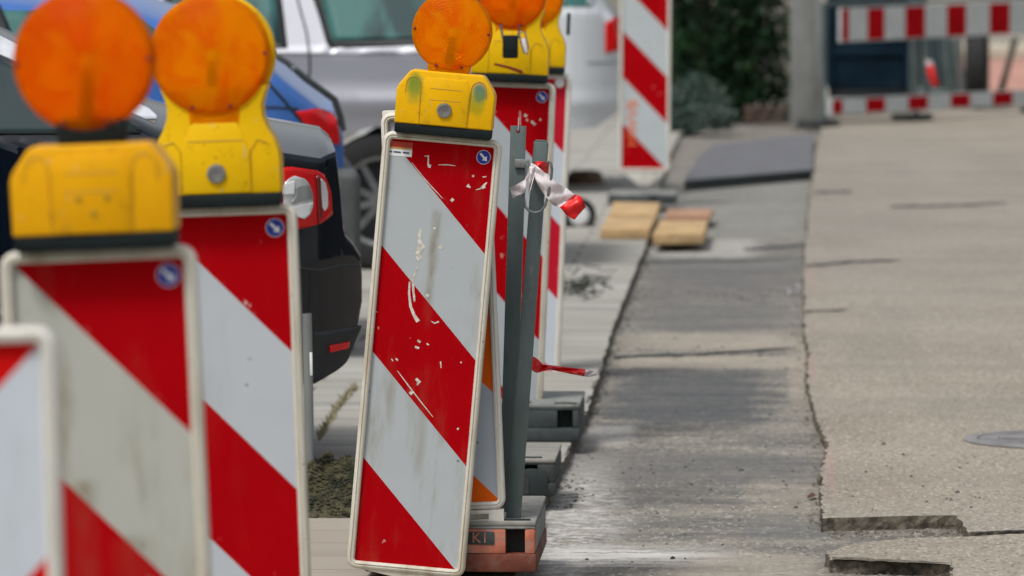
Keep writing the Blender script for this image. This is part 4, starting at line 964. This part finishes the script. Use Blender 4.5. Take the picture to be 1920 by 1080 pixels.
# silver estate
sv = Car('parked_car', 1025, 25.9, 'silver estate car filling the gap behind the lamps', [(-3, 1.46), (-.55, 1.45), (-.32, 1.40), (-.16, 1.12), (-.08, 1.0), (-.03, .9), (-.01, .7), (0, .6)],
         [(-4.5, .5), (-.4, .5), (-.1, .52), (0, .56)], .945, 'paint_silver', wheels=(-.705, -3.3), wr=.295, arch=.335, crease=(.715, .022), L=4.5)
sv.patch('side_window', [(568, -40), (594, 30), (612, 86), (618, 90), (905, 84), (905, -40)], 'trim', .003); sv.patch('window_glass', [(585, -40), (606, 25), (622, 76), (895, 72), (895, -40)], 'glass_teal', .008)
sv.patch('side_window', [(300, -40), (517, -40), (530, 40), (538, 94), (300, 100)], 'trim', .003); sv.patch('window_glass', [(310, -40), (505, -40), (518, 40), (524, 84), (310, 88)], 'glass_teal', .008)
sv.seam('door_gap', [(548, -30), (556, 10), (572, 60), (579, 100), (580, 130), (577, 158), (540, 200)], r=.005); sv.seam('belt_line', [(520, 101), (640, 103), (900, 98)], 'bumper_grey', .0025)
# white car
wt = Car('parked_car', 1167, 32.8, 'white hatchback with a red tail lamp beside the far beacon', [(-3, 1.44), (-.5, 1.42), (-.3, 1.32), (-.12, 1.05), (-.05, .95), (-.02, .8), (0, .6)],
         [(-4.4, .30), (-.5, .33), (-.15, .36), (0, .46)], 1.0, 'paint_white', wheels=(-.9, -3.3), crease=(.50, .012))
wt.patch('side_window', [(900, -40), (1112, -40), (1113, 5), (1106, 13), (900, 16)], 'glass_teal', .006)
wt.patch('tail_lamp', [(1134, 45), (1144, 36), (1162, 30), (1164, 97), (1134, 100)], 'tail_bright', .008)
wt.seam('panel_gap', [(1100, 118), (1165, 118)], 'bumper_grey', .003)

# ---------------------------------------------------------------- small things on the ground
YG = 'loose yellow paving bricks'
def slab(pxs, label, mat, h_=.05):
    g = [G(x, y, h_) for x, y in pxs]; c = sum(g, Vector()) / 4; b = bmesh.new(); top = [b.verts.new((q.x - c.x, q.y - c.y, h_)) for q in g]; bot = [b.verts.new((q.x - c.x, q.y - c.y, 0)) for q in g]
    b.faces.new(top); b.faces.new(bot[::-1])
    for i in range(4): b.faces.new((top[i], bot[i], bot[(i + 1) % 4], top[(i + 1) % 4]))
    bmesh.ops.recalc_face_normals(b, faces=b.faces[:]); bmesh.ops.bevel(b, geom=b.edges[:], offset=.006, segments=2, profile=.5, affect='EDGES')
    m = MB(); m.bm(b); o = m.build('paving_brick', M[mat]); o.location = (c.x, c.y, .001); return tag(o, label, 'paving brick', YG)
slab([(1126, 429), (1218, 429), (1229, 408), (1138, 407)], 'front left yellow brick of the four beside the far beacon', 'wood')
slab([(1142, 400), (1231, 401), (1238, 380), (1150, 378)], 'back left yellow brick right below the far beacon', 'wood')
slab([(1224, 439), (1320, 438), (1328, 413), (1237, 413)], 'front right yellow brick nearest the trench', 'wood', .05)
slab([(1246, 404), (1332, 404), (1338, 392), (1252, 392)], 'back right pinkish brick of the four', 'wood_red', .03)

# manhole cover
g = G(1992, 826)
t = empty('manhole_cover', (g.x + .02, g.y, .003), (0, 0, 0), 'round grey iron manhole cover sunk in the pale road', 'manhole cover')
def flat_lathe(prof, seg=56):
    b = MB(); vs = []; fs = []; n = len(prof)
    for r_, z_ in prof:
        for k in range(seg): a = 2 * math.pi * k / seg; vs.append((r_ * math.cos(a), r_ * math.sin(a), z_))
    for i in range(n - 1):
        for k in range(seg): fs.append((i * seg + k, i * seg + (k + 1) % seg, (i + 1) * seg + (k + 1) % seg, (i + 1) * seg + k))
    b.add(vs, fs); return b
b = flat_lathe([(.0005, .001), (.11, .001), (.115, .003), (.2, .003), (.205, .0005), (.23, .0005), (.235, .003), (.262, .003), (.265, .0)])
b.build('cover', M['iron'], t)
flat_lathe([(.268, .0), (.27, .0035), (.305, .0035), (.31, .0)]).build('rim', M['iron'], t)
b = MB()
for k in range(8): 
    a = k * math.pi / 4; b.box(.12, .195, -.02, .02, .0032, .0055, .001, mtx=Matrix.Rotation(a, 4, 'Z'))
b.build('tread', M['iron'], t)

# small wheel leaning behind the slim beacon
c = P(1084, 404, 29.5)
t = empty('small_wheel', (c.x, c.y, c.z), (0, 0, R(20)), 'small black rubber wheel with pale hub lying behind the beacons', 'wheel')
b = MB(); b.lathe([(.050, -.02), (.075, -.028), (.088, -.014), (.088, .014), (.075, .028), (.050, .02)], seg=32); b.build('tyre', M['tyre'], t)
b = MB(); b.lathe([(.0005, -.026), (.03, -.030), (.046, -.026), (.051, -.022), (.051, .02), (.0005, .024)], seg=32); b.build('hub', M['white_sign'], t)
zc = c.z
# brown soil heap
def heap(name, px0, px1, pyb, pyt, label, mat, seed):
    rnd = random.Random(seed); a, c = G(px0, pyb), G(px1, pyb); dd = (a - CAM).dot(FWD); h_ = P(px0, pyt, dd).z; cx = (a.x + c.x) / 2; rx = (c.x - a.x) / 2
    b = MB(); n = 24; m = 12; vs = []
    for j in range(m + 1):
        for i in range(n):
            an = 2 * math.pi * i / n; q = 1 - j / m; rr = q ** .6
            vs.append((rx * rr * math.cos(an) * rnd.uniform(.9, 1.08), .5 * rx * 2.2 * rr * math.sin(an) * rnd.uniform(.9, 1.1), h_ * (1 - q ** 5) * rnd.uniform(.85, 1.1)))
    b.add(vs, [(j * n + i, j * n + (i + 1) % n, (j + 1) * n + (i + 1) % n, (j + 1) * n + i) for j in range(m) for i in range(n)] + [tuple(m * n + i for i in range(n))])
    o = b.build(name, mat, smooth=0); o.location = (cx, a.y + rx, 0); return o
tag(heap('soil_heap', 1058, 1134, 346, 322, '', M['soil'], 3), 'low brown soil heap beside the far beacon', 'soil heap')
# dark twigs on the pavement
b = MB(); rnd = random.Random(21); g0 = G(1088, 546)
for _ in range(60):
    x, y = rnd.gauss(0, .05), rnd.gauss(0, .35); a = rnd.uniform(0, 6.28); l = rnd.uniform(.03, .09)
    b.tube([(x, y, rnd.uniform(.0, .03)), (x + math.cos(a) * l, y + math.sin(a) * l, rnd.uniform(.0, .04))], rnd.uniform(.002, .005), 5)
o = b.build('twig_clump', M['dark_twig']); o.location = (g0.x, g0.y, .004); tag(o, 'clump of dark twigs lying on the pale pavement', 'twigs')
# dry leaf, scraps
g = G(1521, 934, -.03); b = MB(); b.add([(-.012, 0, 0), (0, -.02, .004), (.012, .0, .008), (.004, .03, .014), (-.008, .02, .006)], [(0, 1, 2), (0, 2, 3, 4)]); o = b.build('dry_leaf', M['leaf_dry'], smooth=0); o.location = g; o.modifiers.new('s', 'SOLIDIFY').thickness = .0008; tag(o, 'curled brown dry leaf against the broken road edge', 'leaf')
rnd = random.Random(8); b = MB(); g = G(1492, 553, -.035)
for k in range(26):
    x, y = rnd.gauss(0, .018), rnd.gauss(0, .12); z = rnd.uniform(0, .04) * (1 if abs(x) < .02 else .4); s_ = .012
    b.add([(x + rnd.uniform(-s_, s_), y + rnd.uniform(-s_, s_), z + rnd.uniform(0, s_)) for _ in range(4)], [(0, 1, 2), (1, 2, 3)])
o = b.build('plastic_scrap', M['scrap'], smooth=0); o.location = g; tag(o, 'crumpled pale plastic scrap against the road edge', 'scrap')

# ---------------------------------------------------------------- background plants and walls
def crown_mb(b, n, shape, leaf, rnd):
    for _ in range(n):
        x, y, z = shape(rnd); s_ = leaf * rnd.uniform(.6, 1.4); a = Vector((rnd.gauss(0, 1), rnd.gauss(0, 1), rnd.gauss(0, 1))).normalized(); c = a.cross(Vector((rnd.gauss(0, 1), rnd.gauss(0, 1), rnd.gauss(0, 1)))).normalized()
        p = Vector((x, y, z)); b.add([p - a * s_, p + c * s_ * .45, p + a * s_, p - c * s_ * .45], [(0, 1, 2, 3)])
def conifer(px, d, rad, ht, n, label, seed):
    rnd = random.Random(seed); g = P(px, 215, d); t = empty('conifer', (g.x, g.y, 0), (0, 0, 0), label, 'conifer', 'dark conifers beside the gate pillar')
    b = MB(); b.tube([(0, 0, 0), (.02, 0, ht * .5), (0, .02, ht * .95)], [.05, .035, .01], 8)
    for k in range(26):
        z = ht * (.05 + .85 * k / 26); a = k * 2.4; b.tube([(0, 0, z), (math.cos(a) * rad * .8, math.sin(a) * rad * .8, z + .15)], [.012, .004], 5)
    b.build('trunk', M['bark'], t)
    lumps = [(rnd.uniform(0, 6.28), ht * rnd.uniform(.02, .98), rnd.uniform(.12, .26)) for _ in range(80)]
    def shape(r):
        an, z0, lr = r.choice(lumps); rr = rad * (.25 + .75 * r.random() ** .5) * (.55 + .6 * math.sin(min(1, z0 / ht + .25) * 2.4)); 
        return (math.cos(an) * rr + r.gauss(0, lr * .45), math.sin(an) * rr + r.gauss(0, lr * .45), max(.01, z0 + r.gauss(0, lr * .6)))
    b = MB(); crown_mb(b, n, shape, .035, rnd); b.build('crown', M['conifer'], t, smooth=0)
conifer(1318, 44.6, .30, 2.3, 9000, 'dark conifer right behind the far beacon', 31)
conifer(1398, 44.8, .28, 2.6, 9000, 'dark conifer close to the grey gate pillar', 32)
rnd = random.Random(40); g = P(1308, 240, 42.2); t = empty('shrub', (g.x, g.y, 0), (0, 0, 0), 'low grey green shrub in front of the dark conifers', 'shrub')
b = MB()
for k in range(18): a = k * 2.4; b.tube([(0, 0, 0), (math.cos(a) * .08, math.sin(a) * .08, .12), (math.cos(a) * .2, math.sin(a) * .2, .28)], [.008, .006, .003], 5)
b.build('stem', M['bark'], t)
def shp(r):
    a, q = r.uniform(0, 6.28), r.random() ** .5; zz = r.random() ** .8 * .40 * (1 - q * q * .65) + .01; return (math.cos(a) * q * .24 + r.gauss(0, .015), math.sin(a) * q * .24, zz)
b = MB(); crown_mb(b, 5000, shp, .022, rnd); b.build('crown', M['shrub'], t, smooth=0)

a = P(1481, 235, 43.4); c = P(1540, 235, 43.4)
t = empty('gate_pillar', (a.x, a.y, 0), (0, 0, 0), 'grey rendered gate pillar left of the striped barrier', 'pillar')
b = MB(); b.box(.002, c.x - a.x - .045, .01, .28, 0, 2.2, .008); b.build('shaft', M['pillar'], t)
b = MB(); b.box(c.x - a.x - .044, c.x - a.x, -.01, .25, 0, 2.2, .006); b.build('edge_post', M['galv_light'], t)
b = MB(); b.box(-.03, c.x - a.x + .03, -.02, .32, 2.2, 2.27, .01); b.build('cap', M['pillar'], t)
a2 = P(1240, 200, 46.5); c2 = P(1482, 200, 46.5)
t = empty('garden_wall', (a2.x - 8, a2.y, 0), (0, 0, 0), 'pale stained garden wall behind the conifers', 'wall')
b = MB(); b.box(0, c2.x - a2.x + 8.05, 0, .2, .1, 1.9, .01); b.build('wall_face', M['pale_wall'], t)
b = MB(); b.box(-.02, c2.x - a2.x + 8.06, -.03, .23, 1.9, 1.97, .01); b.build('coping', M['pillar'], t)
M['brick'] = simple('old_brick', lit(.085, .05, .04), .9, var=.5, vs=6, bump=.3, bs=20, dirt=(lit(.03, .035, .03), 5, .45, .9))
a = P(1395, 225, 43.9); c = P(1532, 225, 43.9)
b = MB(); rnd = random.Random(3)
for r_ in range(2):
    x = 0
    while x < c.x - a.x - .05:
        l = rnd.uniform(.09, .13); b.box(x, x + l - .008, rnd.uniform(-.012, 0), .10, r_ * .062, r_ * .062 + .056, .006); x += l
o = b.build('brick_border', M['brick']); o.location = (a.x, a.y, 0); tag(o, 'low dark brick border at the foot of the gate pillar', 'border')

# ---------------------------------------------------------------- striped barrier
A = P(1546, 232, 43.0); A.z = 0; Bp = P(1950, 205, 45.9); Bp.z = 0
dirv = Vector((Bp.x - A.x, Bp.y - A.y, 0)); LB = dirv.length; ang = math.atan2(dirv.y, dirv.x)
t = empty('barrier_fence', (A.x, A.y, 0), (0, 0, ang), 'red and white striped barrier fence on grey posts at the far right', 'barrier')
def sxb(px):                                                         # distance along the barrier for a photo column
    r_ = ray(px, 200); n_ = Vector((-dirv.y, dirv.x, 0)); k = (A - CAM).dot(n_) / r_.dot(n_); q = CAM + r_ * k; return (Vector((q.x, q.y, 0)) - A).dot(dirv.normalized())
def striped(name, cuts, z0, z1, y, slope):
    b = MB(); L0, L1 = sxb(cuts[0][0]), None
    for (px, cc), nx_ in zip(cuts, cuts[1:] + [(2010, 0)]):
        xa, xb = sxb(px), sxb(nx_[0]); b.add([(xa, y, z0 + slope * xa), (xb, y, z0 + slope * xb), (xb, y, z1 + slope * xb), (xa, y, z1 + slope * xa)], [(0, 1, 2, 3)], cc)
    xa, xb = sxb(cuts[0][0]) - .006, sxb(2010) + .006
    vs = [(x, yy, z + slope * x) for x in (xa, xb) for yy in (y + .003, y + .028) for z in (z0 - .008, z1 + .008)]
    b.add(vs, [(0, 1, 3, 2), (4, 6, 7, 5), (0, 4, 5, 1), (2, 3, 7, 6), (1, 5, 7, 3), (0, 2, 6, 4)], 1)
    b.build(name, [M['board_red'], M['board_white']], t, smooth=0)
R0, W1 = 0, 1
upz1 = P(1575, 17, 43.2).z; upz0 = P(1575, 77, 43.2).z; loz1 = P(1560, 187, 43.1).z; loz0 = P(1560, 213, 43.1).z
striped('upper_board', [(1571, 0), (1584, 1), (1619, 0), (1651, 1), (1690, 0), (1727, 1), (1768, 0), (1804, 1), (1848, 0), (1886, 1), (1930, 0), (1970, 1)], upz0, upz1, -.03, .004)
striped('lower_board', [(1554, 0), (1573, 1), (1617, 0), (1653, 1), (1696, 0), (1733, 1), (1776, 0), (1812, 1), (1855, 0), (1892, 1), (1935, 0), (1975, 1)], loz0, loz1, -.03, -.004)
b = MB(); tz = P(1575, 7, 43.1).z; b.box(0, LB, -.0, .03, tz - .012, tz + .014, .004); b.build('top_rail', M['galv'], t)
for px in (1545, 1720, 1960):
    x = sxb(px) + .012; b = MB(); b.tube([(x, .015, .03), (x, .015, tz)], .02, 10); b.build('post', M['galv'], t)
    b = MB(); b.box(x - .13, x + .13, -.06, .16, 0, .05, .015); b.build('foot', M['plastic_black'], t)
# container behind
g = P(1550, 190, 49.5); g2 = P(1709, 190, 49.5)
t = empty('waste_container', (g.x, g.y, 0), (0, 0, 0), 'dark navy steel container standing behind the striped barrier', 'container')
b = MB(); wd = g2.x - g.x; b.box(0, wd, 0, 1.2, .08, 1.45, .015); b.build('body', M['navy'], t)
b = MB()
for z in (.35, .75, 1.15): b.box(.01, wd - .01, -.03, -.001, z, z + .05, .006)
for x in (.0, wd - .06): b.box(x, x + .06, -.034, -.0015, .08, 1.45, .006)
b.build('rib', M['navy'], t); b = MB(); b.box(.02, wd - .02, .02, 1.1, 0, .078, .005); b.build('skid', M['trim'], t)
# fence panels stacked and leaning
def panel(px0, px1, d, pyt, label, lean, bars, seed):
    a, c = P(px0, 185, d), P(px1, 185, d); t = empty('fence_panel', (a.x, a.y, 0), (R(-6), R(lean), 0), label, 'fence panel', 'grey steel fence panels behind the barrier'); wd = c.x - a.x; h_ = P(px0, pyt, d).z
    b = MB(); b.tube([(0, 0, 0), (0, 0, h_), (wd, 0, h_), (wd, 0, 0), (0, 0, .12), (wd, 0, .12)][:4], .018, 8); b.tube([(0, 0, .1), (wd, 0, .1)], .016, 8); b.build('panel_frame', M['galv'], t)
    b = MB(); b.box(.03, wd - .03, -.004, .004, .13, h_ - .03, .001); b.build('backing', M['navy'], t); b = MB()
    for k in range(bars): x = wd * (k + .5) / bars; b.tube([(x, -.012, .1), (x, -.012, h_)], .011, 6)
    b.build('bar_infill', M['galv'], t)
panel(1708, 1736, 48.0, -20, 'narrow upright steel panel right of the navy container', 0, 3, 1)
panel(1742, 1790, 47.6, 40, 'dark steel panel behind the hanging red tape', -4, 4, 2)
panel(1782, 1812, 47.2, 72, 'broad leaning steel panel left of the dark tyre', -6, 4, 3)
b = MB(); ribbon(b, [((1736, 112), (1748, 114), 0), ((1737, 122), (1750, 122), .0), ((1740, 140), (1754, 140), -.01), ((1748, 162), (1760, 160), .0)], 46.6, lambda i: 0 if i == 0 else 1)
o = b.build('barrier_tape', [M['tape_white'], M['tape_red']], smooth=60); o.modifiers.new('s', 'SOLIDIFY').thickness = .001; tag(o, 'short red tape end hanging from the grey panels', 'tape', 'scraps of red and white barrier tape')
c = P(1832, 125, 46.8); t = empty('spare_tyre', (c.x, c.y, .33), (0, 0, R(86)), 'dark tyre standing on edge beside the steel panels', 'tyre')
b = MB(); b.lathe([(.2, -.07), (.27, -.085), (.32, -.06), (.33, 0), (.32, .06), (.27, .085), (.2, .07), (.2, -.07)], seg=36); b.build('tread', M['tyre'], t); b = MB(); b.lathe([(.0005, -.03), (.19, -.03), (.2, .02), (.0005, .02)], seg=28); b.build('rim', M['rim'], t)
b = MB(); p0, p1 = P(1872, 190, 47), P(1898, 92, 47.2); p0.z = max(.0, p0.z); b.box(-.02, .02, -.02, .02, 0, (p1 - p0).length + .1, .003); o = b.build('timber_stake', M['stick']); o.location = p0 - (p1 - p0) * .0; o.rotation_euler = (p1 - p0).to_track_quat('Z', 'Y').to_euler(); tag(o, 'dark timber stake leaning behind the barrier at the right edge', 'stake')

# ---------------------------------------------------------------- unseen houses added outside the frame for dark reflections in the car paint
M['house_wall'] = simple('dim_render', lit(.12, .12, .11), .9, var=.15, vs=1); M['roof_tile'] = simple('roof_tile', lit(.09, .045, .035), .85, var=.3, vs=4)
def house(x, y, w_, d_, h_, rz, label):
    t = empty('house', (x, y, 0), (0, 0, rz), label, 'house')
    b = MB(); b.box(0, w_, 0, d_, -.07, h_, .02); b.build('wall', M['house_wall'], t)
    b = MB(); b.prism([(-.3, 0), (w_ + .3, 0), (w_ + .3, .12), (-.3, .12)], 0, .001) if False else b.add([(-.3, -.4, h_), (w_ + .3, -.4, h_), (w_ + .3, d_ / 2, h_ + 2.6), (-.3, d_ / 2, h_ + 2.6), (-.3, d_ + .4, h_), (w_ + .3, d_ + .4, h_)], [(0, 1, 2, 3), (3, 2, 5, 4), (0, 3, 4), (1, 5, 2), (0, 4, 5, 1)]); b.build('roof', M['roof_tile'], t, smooth=0)
    k = int(w_ / 2.4)
    for f in range(2):
        for i in range(k):
            xx = (i + .5) * w_ / k; z = 1.0 + f * 2.8
            b = MB(); b.box(xx - .62, xx + .62, -.03, .0, z - .06, z + 1.5, .01); wn = b.build('window', M['white_sign'], t)
            b = MB(); b.box(xx - .53, xx + .53, -.036, -.031, z + .04, z + 1.4); b.build('pane', M['glass_dark'], wn)
house(-26, -26, 22, 9, 6.2, R(180), 'x'); house(14, -16, 30, 9, 6.0, R(180), 'x'); house(-15, 0, 24, 9, 6, R(90), 'x'); house(-15, 27, 26, 9, 6.4, R(90), 'x'); house(17, 52, 34, 9, 6, R(-90), 'x')
for o, l in zip([o for o in COL.objects if o.name.startswith('house')], ['dim rendered house left behind the viewpoint', 'dim rendered house across the road behind the viewpoint', 'near dim house left of the parked cars', 'far dim house left of the parked cars', 'long dim house on the right side of the road']): o['label'] = l
